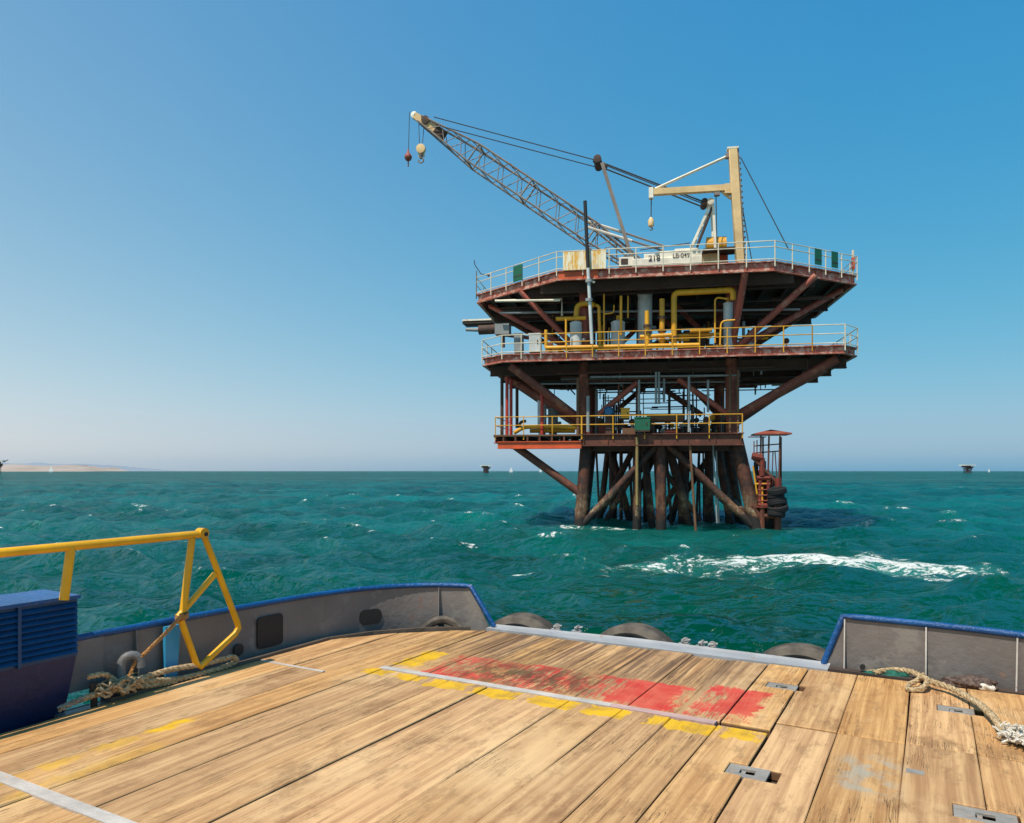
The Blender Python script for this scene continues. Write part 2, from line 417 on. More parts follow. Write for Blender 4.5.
    df = n.t.nodes.new('ShaderNodeMixShader'); n.put(df.inputs[0], n.math('MAXIMUM', n.math('MULTIPLY', n.math('SUBTRACT', 1, fm), .0), n.math('ADD', n.math('MULTIPLY', fm, .8), .2)))
    n.t.links.new(ss.outputs[0], df.inputs[1]); n.t.links.new(df0.outputs[0], df.inputs[2])
    gl = n.t.nodes.new('ShaderNodeBsdfGlossy'); gl.inputs['Roughness'].default_value = .06; n.put(gl.inputs['Normal'], b3)
    fr = n.t.nodes.new('ShaderNodeFresnel'); fr.inputs['IOR'].default_value = 1.33; n.put(fr.inputs['Normal'], b3)
    fac = n.math('MULTIPLY', n.math('MINIMUM', n.math('MULTIPLY', n.math('POWER', fr.outputs[0], 1.75), 1.0), .25), n.math('SUBTRACT', 1, fm), clamp=True)
    ms = n.t.nodes.new('ShaderNodeMixShader'); n.put(ms.inputs[0], fac); n.t.links.new(df.outputs[0], ms.inputs[1]); n.t.links.new(gl.outputs[0], ms.inputs[2])
    n.t.links.new(ms.outputs[0], n.o.inputs['Surface'])
    me.materials.append(n.m)
    o = link('sea', me); tag(o, kind='structure', label='choppy teal green sea reaching the horizon')
    return o
build_sea()

# ------------------------------------------------------------------ FAR COAST
def ridge(name, pxs, tops, Y, depth, mat, label):
    mb = MB(); rg = random.Random(3); xs = [(p - CX) / FOC * Y for p in pxs]
    hs_ = [max(.0, (HOR - t) / FOC * Y + CAM_H) for t in tops]
    cols = 90; rows = 10; vs = []
    for i in range(cols + 1):
        f = i / cols * (len(xs) - 1); k = min(int(f), len(xs) - 2); w = f - k
        x = xs[k] * (1 - w) + xs[k + 1] * w; h = hs_[k] * (1 - w) + hs_[k + 1] * w
        for j in range(rows + 1):
            g = math.sin(math.pi * min(1, (j / rows)) * .5) if j < rows else 1
            hh = h * g * (1 + (.10 * math.sin(i * 1.3 + j) + .07 * rg.uniform(-1, 1)) * (g < 1 or 1))
            vs.append((x, Y + depth * j / rows, hh - 1.5 if j else -2))
    fs = [(i * (rows + 1) + j, (i + 1) * (rows + 1) + j, (i + 1) * (rows + 1) + j + 1, i * (rows + 1) + j + 1) for i in range(cols) for j in range(rows)]
    mb.add(vs, fs, True)
    mb.add([(xs[0], Y + depth, -2), (xs[-1], Y + depth, -2), (xs[-1], Y + depth + 400, -2), (xs[0], Y + depth + 400, -2)], [(0, 1, 2, 3)])
    o = mb.build(name, mat); tag(o, label, kind='structure')
n = N('sand_hill'); M['sand'] = n.done(n.mix(n.ramp(n.noise(.004, 5, .6), .35, .65), (.36, .27, .21), (.44, .36, .30)), .9)  # sand tones paled for distance, haze put into the colour
n = N('far_hill'); M['farhill'] = n.done((.25, .29, .35), .9)  # blue grey of the distant haze put into the hill colour
ridge('coast', [-260, -120, 0, 12, 22, 32, 41, 50, 56, 61, 66], [462, 463, 464.6, 464.6, 465.8, 467.2, 467.4, 467, 469.2, 470.4, 470.9], 5200, 900, M['sand'], 'low bare sandy coast on the left horizon')
ridge('hills', [-300, -120, 0, 25, 50, 70, 86, 100, 115], [458, 461, 463, 464, 465.5, 467.5, 468.6, 469.6, 470.8], 13000, 2500, M['farhill'], 'faint hazy hills behind the sandy coast')

# ------------------------------------------------------------------ PLATFORM
plat = empty('oil_platform', (PO[0], PO[1], 0), -PR, 'rusty red offshore oil platform with stacked decks on tubular legs in the sea', 'oil platform')
ZU, ZM, ZL = 14.66, 10.02, 5.45
UP = [(-5.6, -7.05), (6.2, -7.05), (11.4, -3.1), (11.2, 6.4), (7, 8.8), (-7, 8.8), (-11.4, 4.6), (-11.3, -2.4)]
MD = [(-8.75, -7.05), (9.75, -7.05), (10.7, -5.8), (10.7, 5.6), (7, 8.0), (-7, 8.0), (-10.3, 4.6), (-10.2, -5.7)]
LR = [(-4.30, -5.75), (4.75, -5.75), (4.75, 3.6), (-4.30, 3.6)]

def span(poly, c, axis):
    out = []
    for i in range(len(poly)):
        a, b = poly[i], poly[(i + 1) % len(poly)]
        if (a[axis] - c) * (b[axis] - c) < 0:
            t = (c - a[axis]) / (b[axis] - a[axis]); out.append(a[1 - axis] + t * (b[1 - axis] - a[1 - axis]))
    return (min(out), max(out)) if len(out) > 1 else None

def deck(poly, z, fh, label, steps, fmat='fascia', over=None):
    d = part('deck', plat, label)
    MB().prism([(x * .995, y * .995) for x, y in poly], z - .06, z).build('deck_plate', M['darkplate'], d)
    for i in range(len(poly)):
        a, b = Vector(poly[i] + (0,)), Vector(poly[(i + 1) % len(poly)] + (0,))
        t = (b - a).normalized(); nrm = Vector((t.y, -t.x, 0))
        mb = MB(); zc = z - fh / 2 + .01
        mb.beam(a + Vector((0, 0, zc)) - nrm * .12, b + Vector((0, 0, zc)) - nrm * .12, .03, fh - .1)
        mb.beam(a + Vector((0, 0, z - .02)) - nrm * .06, b + Vector((0, 0, z - .02)) - nrm * .06, .2, .06)
        mb.beam(a + Vector((0, 0, z - fh + .03)) - nrm * .06, b + Vector((0, 0, z - fh + .03)) - nrm * .06, .2, .06)
        L = (b - a).length; k = max(2, int(L / 1.35))
        for q in range(k + 1):
            p = a + t * (L * (q + .0) / k) - nrm * .075
            if q not in (0, k): mb.beam(p + Vector((0, 0, z - fh + .06)), p + Vector((0, 0, z - .05)), .025, .08, up=nrm)
        mb.build('edge_beam', M[(over or {}).get(i, fmat)], d)
    for c in steps[0]:
        s = span(poly, c, 0)
        if s: MB().ibeam((c, s[0] + .25, z - .06 - .16), (c, s[1] - .25, z - .06 - .16), .14, .32).build('joist', M['dark'], d)
    for c in steps[1]:
        s = span(poly, c, 1)
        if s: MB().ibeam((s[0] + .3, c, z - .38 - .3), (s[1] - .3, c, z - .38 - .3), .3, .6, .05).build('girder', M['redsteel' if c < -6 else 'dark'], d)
    return d
du = deck(UP, ZU, .55, 'crane deck with red brown edge beams', ([-10.4 + 1.3 * k for k in range(17)], [-5.9, -4.9, 1.9, 6.2]), over={0: 'fascia', 7: 'fascia'})
dm = deck(MD, ZM, .47, 'process deck carrying grey vessels and yellow pipes', ([-9.7 + 1.3 * k for k in range(16)], [-4.9, -1.5, 1.9, 5.6]))
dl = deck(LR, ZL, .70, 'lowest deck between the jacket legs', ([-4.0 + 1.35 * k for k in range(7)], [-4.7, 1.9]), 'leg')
# orange patch on the front left of the crane deck beam
a = PL(558, 270, -7.08); b = PL(598, 270, -7.08)
MB().box(((a.x + b.x) / 2, -7.015, ZU - .27), (b.x - a.x, .022, .40)).build('orange_panel', M['orange'], du)
# pipes slung under the decks
def pl_path(mat, pts, r, name='pipe', parent=None, n=8):
    return MB().path(pts, r, n).build(name, M[mat], parent or plat)
for py, v, x0, x1, r, m in ((313, -4.2, 500, 800, .07, 'grey'), (317, -3.0, 520, 790, .05, 'dark'), (301, -6.2, 497, 560, .07, 'whiterail'), (384, -4.4, 540, 735, .05, 'grey'), (377, -5.2, 590, 740, .06, 'grey'), (389, -3.2, 520, 700, .05, 'dark')):
    pl_path(m, [PL(x0, py, v), PL(x1, py - (x1 - x0) * .012, v)], r)
pl_path('whiterail', [PL(495, 301, -4.5), PL(562, 299, -4.5), PL(562, 316, -4.5)], .08)
# hanging odds and ends under the mid deck
rg = random.Random(11)
for k in range(46):
    u = rg.uniform(-8.5, 8.8); v = rg.uniform(-6, 5); L = rg.uniform(.25, 1.1)
    MB().tube((u, v, ZM - .6), (u, v, ZM - .6 - L), rg.choice([.03, .04, .06])).build('hanger', M[rg.choice(['dark', 'grey', 'leg', 'dark'])], plat)
for k in range(34):
    u = rg.uniform(-9.5, 9.5); v = rg.uniform(-5.5, 5); z = ZM - rg.uniform(.75, 1.15); L = rg.uniform(2, 7)
    p = (u, v, z); q = (u + L, v, z) if rg.random() < .6 else (u, min(6, v + L), z)
    q = (min(q[0], 9.8), q[1], q[2])
    MB().tube(p, q, rg.choice([.04, .05, .08])).build('pipe', M[rg.choice(['dark', 'dark', 'leg', 'grey'])], plat)
for k in range(30):
    u = rg.uniform(-10, 8); v = rg.uniform(-4.5, 5); z = ZU - rg.uniform(.85, 1.5); L = rg.uniform(2, 7)
    p = (u, v, z); q = (min(10, u + L), v, z) if rg.random() < .6 else (u, min(6, v + L), z)
    MB().tube(p, q, rg.choice([.04, .05, .09])).build('pipe', M[rg.choice(['dark', 'dark', 'leg', 'dark'])], plat)

M['landing'] = paint('rusty_landing_paint', (.20, .028, .015), .65, (.05, .02, .012), .7, scale=2)
M['riser'] = paint('stained_riser_paint', (.30, .21, .07), .5, (.12, .05, .02), .7)
# jacket legs (battered) and columns
FV0, FV1 = -5.2, -4.8           # front row plane at the water, at the lowest deck
def leg(p0, p1, r, m='tidal', name='leg', n=16):
    p0 = Vector(p0); p1 = Vector(p1); d = (p0 - p1) / (p1.z - p0.z)
    q = p0 + d * (p0.z + 4.0)    # on down below the water
    return MB().tube(q, p1, r, n).build(name, M[m], plat)
fl0 = PL(580, 528, FV0); fl1 = PL(587, 436, FV1); fr0 = PL(757, 528, FV0); fr1 = PL(735, 436, FV1)
for p, q, r in ((fl0, fl1, .36), (fr0, fr1, .40)): leg((p.x, FV0, 0), (q.x, FV1, ZL - .1), r)
leg((-4.9, 2.6, 0), (-4.3, 2.0, ZL - .1), .42); leg((5.3, 2.6, 0), (4.2, 2.0, ZL - .1), .5)
for px, r, v in ((661, .30, -5.0), (637, .25, -4.6)):
    u = PL(px, 500, v).x; leg((u, v, 0), (u, v, ZL - .1), r)
for px, r, v in ((613, .27, 1.0), (683, .31, -1.5), (709, .28, -.5), (646, .2, 1.8)):
    u = PL(px, 500, v).x; leg((u, v, 0), (u, v, ZL - .1), r)
for x0, x1, r, v in ((652, 643, .22, -3.6), (690, 666, .26, -3.2), (630, 608, .24, .8), (731, 716, .26, -1.5), (741, 727, .25, .6), (600, 609, .2, 1.5), (672, 690, .2, 2.0)):
    a = PL(x0, 523, v); b = PL(x1, 452, v); leg((a.x, v, 0), (b.x, v, ZL - .1), r)
def brace(x0, y0, v0, x1, y1, v1, r, m='tidal'):
    return MB().tube(PL(x0, y0, v0), PL(x1, y1, v1), r, 12).build('brace', M[m], plat)
brace(583, 524, -5.3, 661, 441, -5.0, .21); brace(663, 440, -5.0, 752, 525, -5.3, .21)
brace(588, 521, 1.9, 665, 446, 1.9, .2); brace(668, 446, 1.9, 742, 519, 1.9, .2)
brace(598, 519, -1, 632, 452, -1, .2); brace(668, 520, 2.4, 712, 452, 2.4, .2)
brace(627, 519, 2, 655, 455, 2, .18)
brace(515, 446, -5.0, 580, 493, -5.0, .24, 'leg')
for x in (-4.6, 4.8): MB().tube((x, -5.0, 1.0), (x, 2.3, 1.6), .2, 10).build('brace', M['tidal'], plat)
rq = random.Random(77)
for k in range(11):
    px = 598 + k * 12.6 + rq.uniform(-3, 3); v = rq.uniform(-2.5, 1.8); u0 = PL(px, 500, v).x; u1 = u0 + rq.uniform(-.5, .5)
    leg((u0, v, 0), (u1, v, ZL - .1), rq.choice([.07, .09, .12, .15]), 'tidal', 'conductor', 10)
brace(664, 470, -3.2, 700, 520, -3.2, .16); brace(640, 462, -2.6, 606, 520, -2.6, .16); brace(690, 462, -1, 656, 520, -1, .18)
# risers and slim pipes outside the front row
for x0, y0, x1, y1, v, r, m in ((637, 436, 637, 526, -5.35, .13, 'yellow'), (690, 445, 696, 526, -5.6, .075, 'brown'), (713, 445, 717, 515, -4.9, .05, 'grey'), (716, 445, 719, 515, -4.5, .05, 'grey'), (587, 372, 583, 520, 2.6, .08, 'grey'), (699, 440, 700, 522, 1, .06, 'dark'), (703, 440, 704, 522, 1, .06, 'dark')):
    MB().tube(PL(x0, y0, v), PL(x1, y1 + 8, v), r, 10).build('riser_pipe', M['tidal' if m == 'yellow' else m], plat)
MB().tube(PL(637, 437, -5.7), PL(637, 505, -5.7), .085, 10).build('riser_pipe', M['riser'], plat)
# columns between the decks
CL, CR = -4.25, 4.2
for u, r in ((CL, .34), (CR, .42)):
    for v in (-4.9, 1.9):
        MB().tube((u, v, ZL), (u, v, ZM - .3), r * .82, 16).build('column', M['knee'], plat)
        MB().tube((u, v, ZM), (u, v, ZU - .3), r * .8, 16).build('column', M['redsteel'], plat)
# knee braces, process deck to crane deck, and lowest deck to process deck
def knee(u, v, z, tip, tz, r, m): return MB().tube((u, v, z), (tip[0], tip[1], tz), r, 12).build('brace', M[m], plat)
for tip in ((-10.7, -1.2), (-8.1, -5.1)): knee(CL, -4.9, ZM + .1, tip, ZU - .5, .17, 'redsteel')
for tip in ((4.7, -6.9), (8.65, -5.4), (10.9, -1.7)): knee(CR, -4.9, ZM + .1, tip, ZU - .5, .19, 'redsteel')
for s in (-1, 1):
    knee(4.2 * s, 1.9, ZM + .1, (10.5 * s, 2.6), ZU - .5, .17, 'leg'); knee(4.2 * s, 1.9, ZM + .1, (8 * s, 7.0), ZU - .5, .17, 'leg')
    knee(4.2 * s, 1.9, ZM + .1, (0, 1.9), ZU - .6, .16, 'redsteel')
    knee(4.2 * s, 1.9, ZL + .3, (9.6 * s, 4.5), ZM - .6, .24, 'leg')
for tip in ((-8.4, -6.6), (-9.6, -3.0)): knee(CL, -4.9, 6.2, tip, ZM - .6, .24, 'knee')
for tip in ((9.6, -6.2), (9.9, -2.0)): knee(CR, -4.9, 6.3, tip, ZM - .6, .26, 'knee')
for a, b, v, m in (((598, 415), (637, 383), -4.9, 'redsteel'), ((729, 415), (678, 379), -4.9, 'redsteel'), ((617, 410), (650, 382), 1.9, 'leg'), ((702, 415), (665, 390), -2.0, 'leg'), ((715, 412), (690, 385), 1.9, 'leg'), ((700, 330), (676, 305), 0, 'redsteel')):
    MB().tube(PL(a[0], a[1], v), PL(b[0], b[1], v), .17, 10).build('brace', M[m], plat)

# left wing of the lowest deck
wg = part('deck', plat, 'small orange red wing of the lowest deck')
wl = PL(494, 437, -5.6).x; wr = -4.33
MB().prism([(wl, -5.7), (wr, -5.7), (wr, -.5), (wl, -.5)], ZL - .1, ZL - .03).build('deck_plate', M['darkplate'], wg)
MB().ibeam((wl + .25, -5.72, ZL - .62), (wr, -5.72, ZL - .62), .2, .44, .05).build('edge_beam', M['orange'], wg)
MB().beam((wl, -5.72, ZL - .05), (wr, -5.72, ZL - .05), .12, .10).build('edge_beam', M['brown'], wg)
for k in range(6): MB().box((wl + .6 + k * .72, -5.72, ZL - .24), (.10, .08, .30)).build('stub_post', M['leg'], wg)
MB().ibeam((wl + .1, -.6, ZL - .42), (wr, -.6, ZL - .42), .2, .56, .06).build('edge_beam', M['leg'], wg)
MB().ibeam((wl + .1, -5.7, ZL - .30), (wl + .1, -.6, ZL - .30), .2, .4, .05).build('edge_beam', M['redsteel'], wg)
for k in range(7): MB().ibeam((wl + .7 + k * .65, -5.6, ZL - .22), (wl + .7 + k * .65, -.6, ZL - .22), .1, .2, .03).build('joist', M['dark'], wg)
# hangers carrying the wing
for px, y0, y1, v, m in ((502, 376, 436, -5.0, 'dark'), (507, 377, 436, -5.6, 'reddeep'), (511, 380, 436, -5.0, 'reddeep'), (517, 382, 428, -3.0, 'dark'), (542, 387, 436, -5.5, 'reddeep'), (578, 378, 436, -5.6, 'brown'), (588, 396, 432, -5.7, 'grey')):
    MB().tube(PL(px, y0, v), PL(px, y1, v), .10, 8).build('hanger', M[m], plat)

# railings
def railing(pts, z, mat, label, sp=1.45, h=1.08, closed=False, levels=(1.08, .60, .10), r=.028, drop=.3):
    g = part('railing', plat, label)
    post = MB().tube((0, 0, -drop), (0, 0, h), r * 1.25, 6)
    me = None
    for i in range(len(pts) - 1):
        a = Vector(pts[i] + (z,)); b = Vector(pts[i + 1] + (z,)); L = (b - a).length; k = max(1, round(L / sp))
        for lv in levels:
            o = Vector((0, 0, lv)); MB().tube(a + o, b + o, r, 6).build('rail', M[mat], g)
        for q in range(k + 1):
            if q == k and i < len(pts) - 2: continue
            p = a + (b - a) * (q / k)
            if me is None:
                o = post.build('post', M[mat], g); o.location = p; me = o.data
            else: link('post', me, g, p)
        # toe plate
    return g
def inset(poly, k=.12):
    cx = sum(p[0] for p in poly) / len(poly); cy = sum(p[1] for p in poly) / len(poly)
    return [(p[0] + (cx - p[0]) * k / 8, p[1] + (cy - p[1]) * k / 8) for p in poly]
U2 = inset(UP, -.03)
railing([U2[7], U2[0], U2[1], U2[2], U2[3], U2[4]], ZU, 'whiterail', 'cream railing round the crane deck', levels=(1.08, .76, .10))
railing([U2[4], U2[5], U2[6], U2[7]], ZU, 'whiterail', 'cream railing along the back of the crane deck', 2.2)
M2 = inset(MD, -.03)
xa = PL(541, 350, -7.0).x; xb = PL(812, 345, -7.0).x
railing([M2[6], M2[7], M2[0], (xa, M2[0][1])], ZM, 'whiterail', 'cream railing at the left of the process deck')
railing([(xa, M2[0][1]), (xb, M2[1][1])], ZM, 'yellowrail', 'yellow railing along the front of the process deck')
railing([(xb, M2[1][1]), M2[1], M2[2], M2[3]], ZM, 'whiterail', 'cream railing at the right of the process deck')
railing([(wl + .1, -.6), (wl + .1, -5.7), (wr, -5.7), (-4.3, -5.72), (4.7, -5.72)], ZL, 'yellowrail', 'yellow railing round the lowest deck', 1.9, levels=(1.05, .55))

# process vessels and piping on the middle deck
def vessel(px, y0, y1, wpx, v, label, m='vessel', dome=True, legs=False):
    a = PL(px, y0, v); b = PL(px, y1, v); r = wpx / 2 * (b - PL(px + 1, y1, v)).length
    zb = ZM if b.z > 8 else ZL; h = a.z - zb
    t = empty('process_vessel', (0, 0, 0), 0, label, 'vessel'); t.parent = None
    w = Matrix.Translation((PO[0], PO[1], 0)) @ Matrix.Rotation(-PR, 4, 'Z')
    t.location = w @ Vector((a.x, v, zb)); t.rotation_euler.z = -PR
    b0 = .3
    prof = [(r * .8, .02), (r * .8, b0), (r, b0 + .02), (r, h - r * .45)] + [(r * math.cos(q), h - r * .45 + r * .45 * math.sin(q)) for q in (.4, .8, 1.2, 1.5)]
    MB().lathe((0, 0, 0), prof, 20).build('shell', M[m], t)
    MB().tube((0, 0, h), (0, 0, h + .25), r * .25, 10).build('nozzle', M['yellow'], t)
    f = MB()
    for hh in (b0 + .1, h - r * .5): f.lathe((0, 0, 0), [(r * 1.0, hh), (r * 1.05, hh), (r * 1.05, hh + .06), (r * 1.0, hh + .06)], 20)
    f.build('flange', M[m], t)
    MB().tube((r * .9, -.05, h * .45), (r + .18, -.25, h * .45), .09, 10).build('nozzle', M['grey'], t)
    return t
vessel(576, 321, 350, 12, -5.4, 'short grey vessel behind the yellow railing, leftmost of the vessels')
vessel(618, 320, 350, 14, -5.0, 'pale domed vessel left of the tall grey column')
vessel(645, 292, 350, 14.5, -4.2, 'tallest grey column vessel at the middle of the process deck')
vessel(728, 302, 350, 9.5, -5.2, 'slender grey vessel at the right of the process deck')
Y_ = lambda pts, v, r, n=10: [PL(x, y, v) for x, y in pts]
def ypipe(pts, v, r, m='yellow', fl=()):
    P = [PL(x, y, v) for x, y in pts]
    # round the corners
    Q = [P[0]]
    for i in range(1, len(P) - 1):
        a, b, c = P[i - 1], P[i], P[i + 1]; k = min(.28, (a - b).length * .45, (c - b).length * .45)
        p, q = b + (a - b).normalized() * k, b + (c - b).normalized() * k
        for t in (0, .25, .5, .75, 1): Q.append(p * (1 - t) ** 2 + b * 2 * t * (1 - t) + q * t * t)
    Q.append(P[-1])
    mb = MB().path(Q, r, 10)
    o = mb.build('pipe', M[m], plat)
    for x, y in fl:
        c = PL(x, y, v); MB().lathe(c, [(r * 1.6, -.07), (r * 1.6, .07)], 12).build('flange', M['dark'], o)
    return o
ypipe([(674, 346), (674, 293), (733, 290), (733, 300)], -5.8, .17, fl=((674, 338),))
ypipe([(662, 346), (662, 299)], -5.9, .15, fl=((662, 318), (662, 331)))
ypipe([(647, 346), (647, 311)], -6.3, .13, fl=((647, 326), (647, 332)))
ypipe([(556, 319), (586, 318)], -5.6, .12); ypipe([(576, 319), (577, 306), (584, 303), (594, 305)], -5.4, .16)
ypipe([(594, 305), (599, 306), (600, 346)], -5.3, .10); ypipe([(566, 319), (566, 350)], -6.2, .06)
ypipe([(604, 345), (604, 294)], -5.5, .05); ypipe([(621, 335), (621, 296)], -5.7, .08); ypipe([(604, 314), (614, 313), (614, 305)], -5.5, .04)
ypipe([(628, 318), (628, 296)], -5.7, .04)
ypipe([(715, 343), (715, 297), (727, 299)], -5.9, .05); ypipe([(720, 345), (721, 321), (735, 320)], -6.0, .05)
ypipe([(546, 348), (700, 345)], -6.3, .13); ypipe([(640, 337), (672, 335)], -6.2, .12); ypipe([(690, 331), (712, 330)], -5.8, .12)
ypipe([(672, 336), (720, 334)], -5.5, .10); ypipe([(546, 330), (546, 348)], -6.0, .1)
rg = random.Random(5)
for k in range(40):
    px = rg.uniform(548, 760); v = rg.uniform(-4.5, 3.5); u = PL(px, 345, v).x; h = rg.uniform(.5, 3.6)
    m = rg.choice(['dark', 'grey', 'yellow', 'leg', 'dark', 'brown'])
    MB().tube((u, v, ZM), (u, v, ZM + h), rg.choice([.04, .06, .09])).build('pipe', M[m], plat)
for k in range(22):
    px = rg.uniform(560, 740); v = rg.uniform(-5.5, 3); u = PL(px, 345, v).x; h = rg.uniform(.4, 1.0)
    m = rg.choice(['dark', 'grey', 'brown', 'yellow'])
    L = rg.uniform(.8, 2.4); z = ZM + rg.uniform(.3, 1.0)
    mb = MB().tube((u, v, z), (u + L, v, z), .07); o = mb.build('pipe', M[m], plat)
    MB().lathe((u + L / 2, v, z), [(.16, -.12), (.2, 0), (.16, .12)], 8).build('valve', M[rg.choice(['dark', 'reddeep', 'yellow'])], o)
# skids and machines standing on the process deck
def machine(name, label, cat, px0, px1, py0, py1, v, dv, m, top=None):
    a = PL(px0, py1, v); b = PL(px1, py0, v); W_ = Matrix.Translation((PO[0], PO[1], 0)) @ Matrix.Rotation(-PR, 4, 'Z')
    t = empty(name, W_ @ Vector(((a.x + b.x) / 2, v + dv / 2, a.z)), -PR, label, cat)
    w, h = b.x - a.x, b.z - a.z
    MB().box((0, 0, h / 2 + .04), (w, dv, h - .08)).build('body', M[m], t)
    MB().box((0, 0, h - .02), (w + .06, dv + .06, .06)).build('lid', M[m], t)
    MB().box((0, 0, .03), (w * .96, dv * .96, .06)).build('base', M['dark'], t)
    MB().box((w * .28, -dv / 2 - .015, h * .55), (w * .08, .03, h * .2)).build('handle', M['dark'], t)
    return t
machine('cabinet', 'pale grey cabinet behind the left end of the process deck railing', 'cabinet', 529, 540, 333, 352.5, -5.6, .8, 'vessel')
machine('cabinet', 'narrow grey locker at the far left of the process deck', 'locker', 514, 522, 333, 352.5, -5.2, .7, 'grey')
machine('crate', 'dark skid box under the middle of the crane deck', 'crate', 684, 706, 330, 346, -3.8, 1.2, 'dark')

# things on the lowest deck
machine('crate', 'green box hung on the lowest deck railing', 'box', 634.5, 650, 417, 431.5, -6.05, .28, 'green')
machine('crate', 'small yellow box on the lowest deck', 'box', 621, 629.5, 408, 419.5, -5.5, .4, 'yellow')
def drum_h(px, py, rpx, v, L, label, m, axis='y'):
    c = PL(px, py, v); r = rpx * .058; W_ = Matrix.Translation((PO[0], PO[1], 0)) @ Matrix.Rotation(-PR, 4, 'Z')
    t = empty('tank', W_ @ Vector((c.x, v, ZL)), -PR, label, 'tank'); h = c.z - ZL
    MB().lathe((0, 0, h), [(r * .7, -L / 2 - .1), (r, -L / 2), (r, L / 2), (r * .7, L / 2 + .1)], 18, axis).build('shell', M[m], t)
    d = L * .35
    for s in (-1, 1):
        q = (s * d, 0, 0) if axis == 'x' else (0, s * d, 0)
        MB().box((q[0], q[1], (h - r * .4) / 2), (.14 if axis == 'x' else r * 1.3, r * 1.3 if axis == 'x' else .14, h - r * .4)).build('saddle', M['dark'], t)
    return t
drum_h(609, 412, 5, -5.0, .8, 'round blue drum end on the lowest deck', 'bluedrum')
drum_h(665, 418, 4.5, -5.0, 1.9, 'brown horizontal tank beside the green box', 'brown', 'x')
vessel(542, 392, 436, 9, -3.4, 'slim grey green column on the orange wing deck', 'vessel')
vessel(553, 407, 436, 10, -3.0, 'squat dark green tank on the wing deck', 'grey')
ypipe([(514, 433), (524, 427), (560, 427), (582, 428)], -5.1, .12); ypipe([(530, 431), (575, 431)], -4.6, .12); ypipe([(520, 430), (520, 422), (526, 421)], -4.5, .09, 'leg')
for k in range(44):
    px = rg.uniform(596, 730); v = rg.uniform(-4.5, 2.8); u = PL(px, 430, v).x; h = rg.uniform(.8, 3.6)
    MB().tube((u, v, ZL), (u, v, ZL + h), rg.choice([.03, .04, .06])).build('pipe', M[rg.choice(['dark', 'black', 'leg', 'grey'])], plat)
for k in range(30):
    px = rg.uniform(592, 700); v = rg.uniform(-4.5, 2.8); u = PL(px, 430, v).x; h = rg.uniform(.3, 3.2); L = rg.uniform(.7, 3)
    MB().tube((u, v, ZL + h), (min(4.4, u + L), v, ZL + h), rg.choice([.03, .04, .05])).build('pipe', M[rg.choice(['dark', 'black', 'leg'])], plat)
for k in range(26):   # wellhead valves
    px = rg.uniform(594, 728); v = rg.uniform(-5, 1); u = PL(px, 430, v).x; h = rg.uniform(.3, .9)
    o = MB().tube((u, v, ZL), (u, v, ZL + h), .1).build('wellhead', M[rg.choice(['dark', 'black', 'brown', 'grey'])], plat)
    MB().lathe((u, v, ZL + h), [(.05, -.15), (.2, -.1), (.2, .05), (.08, .15)], 8).build('valve', M[rg.choice(['dark', 'black', 'brown', 'white'])], o)
for px, y0, y1, v, m in ((639, 380, 414, -5.2, 'grey'), (656, 372, 404, -5.3, 'grey'), (659, 372, 404, -5.3, 'grey'), (664, 378, 402, -5, 'grey'), (689, 376, 432, -5.7, 'grey'), (708, 380, 412, -5, 'grey'), (730, 370, 432, -5.5, 'brown'), (738, 370, 432, -5.55, 'brown')):
    MB().tube(PL(px, y0, v), PL(px, y1, v), .07, 8).build('pipe', M[m], plat)

# fine clutter on the process decks: trays, valves, small boxes, instrument stands
rc_ = random.Random(99)
for z0, u0, u1, n__ in ((ZL, -4.3, 4.4, 46), (ZM, -7.5, 7.5, 44)):
    for k in range(n__):
        u = rc_.uniform(u0, u1); v = rc_.uniform(-5.4, 1.5); h = rc_.uniform(.15, .7); m = rc_.choice(['dark', 'brown', 'leg', 'grey', 'white', 'yellow', 'landing', 'leg', 'brown'])
        if rc_.random() < .5: MB().box((u, v, z0 + h / 2), (rc_.uniform(.2, .8), rc_.uniform(.2, .6), h)).build('skid', M[m], plat)
        else:
            o = MB().tube((u, v, z0), (u, v, z0 + h * 1.6), .035, 6).build('stand', M['dark'], plat)
            MB().lathe((u, v, z0 + h * 1.6), [(.06, -.12), (.17, -.06), (.17, .06), (.06, .12)], 10, 'y').build('valve', M[m], o)
for k in range(9):
    z = ZM - rc_.uniform(.9, 1.5); v = rc_.uniform(-5.6, -2); u = rc_.uniform(-6, 1)
    MB().beam((u, v, z), (u + rc_.uniform(3, 6), v, z), .3, .06).build('cable_tray', M['leg'], plat)
# boat landing at the right leg
bl = part('boat_landing', plat, 'small red boat landing with a rusty roof on the right leg')
def bt(pts, v, r, m, name='frame_tube', dv=0):
    return MB().path([PL(x, y, v) + Vector((0, dv, 0)) for x, y in pts], r, 8).build(name, M[m], bl)
rc = PL(771, 433, -4.8)
mb = MB(); w2, d2 = .98, .9
mb.add([(rc.x - w2, -4.8 - d2, rc.z - .12), (rc.x + w2, -4.8 - d2, rc.z - .12), (rc.x + w2, -4.8 + d2, rc.z - .12), (rc.x - w2, -4.8 + d2, rc.z - .12),
        (rc.x - w2, -4.8 - d2, rc.z - .04), (rc.x + w2, -4.8 - d2, rc.z - .04), (rc.x + w2, -4.8 + d2, rc.z - .04), (rc.x - w2, -4.8 + d2, rc.z - .04), (rc.x, -4.8, rc.z + .2)],
       [(3, 2, 1, 0), (0, 1, 5, 4), (1, 2, 6, 5), (2, 3, 7, 6), (3, 0, 4, 7), (4, 5, 8), (5, 6, 8), (6, 7, 8), (7, 4, 8)])
mb.build('roof', M['redsteel'], bl)
for x in (761, 769, 780): bt([(x, 436), (x - 1, 482)], -5.3, .05, 'leg')
for x in (763, 781): bt([(x, 437), (x, 482)], -3.9, .05, 'leg')
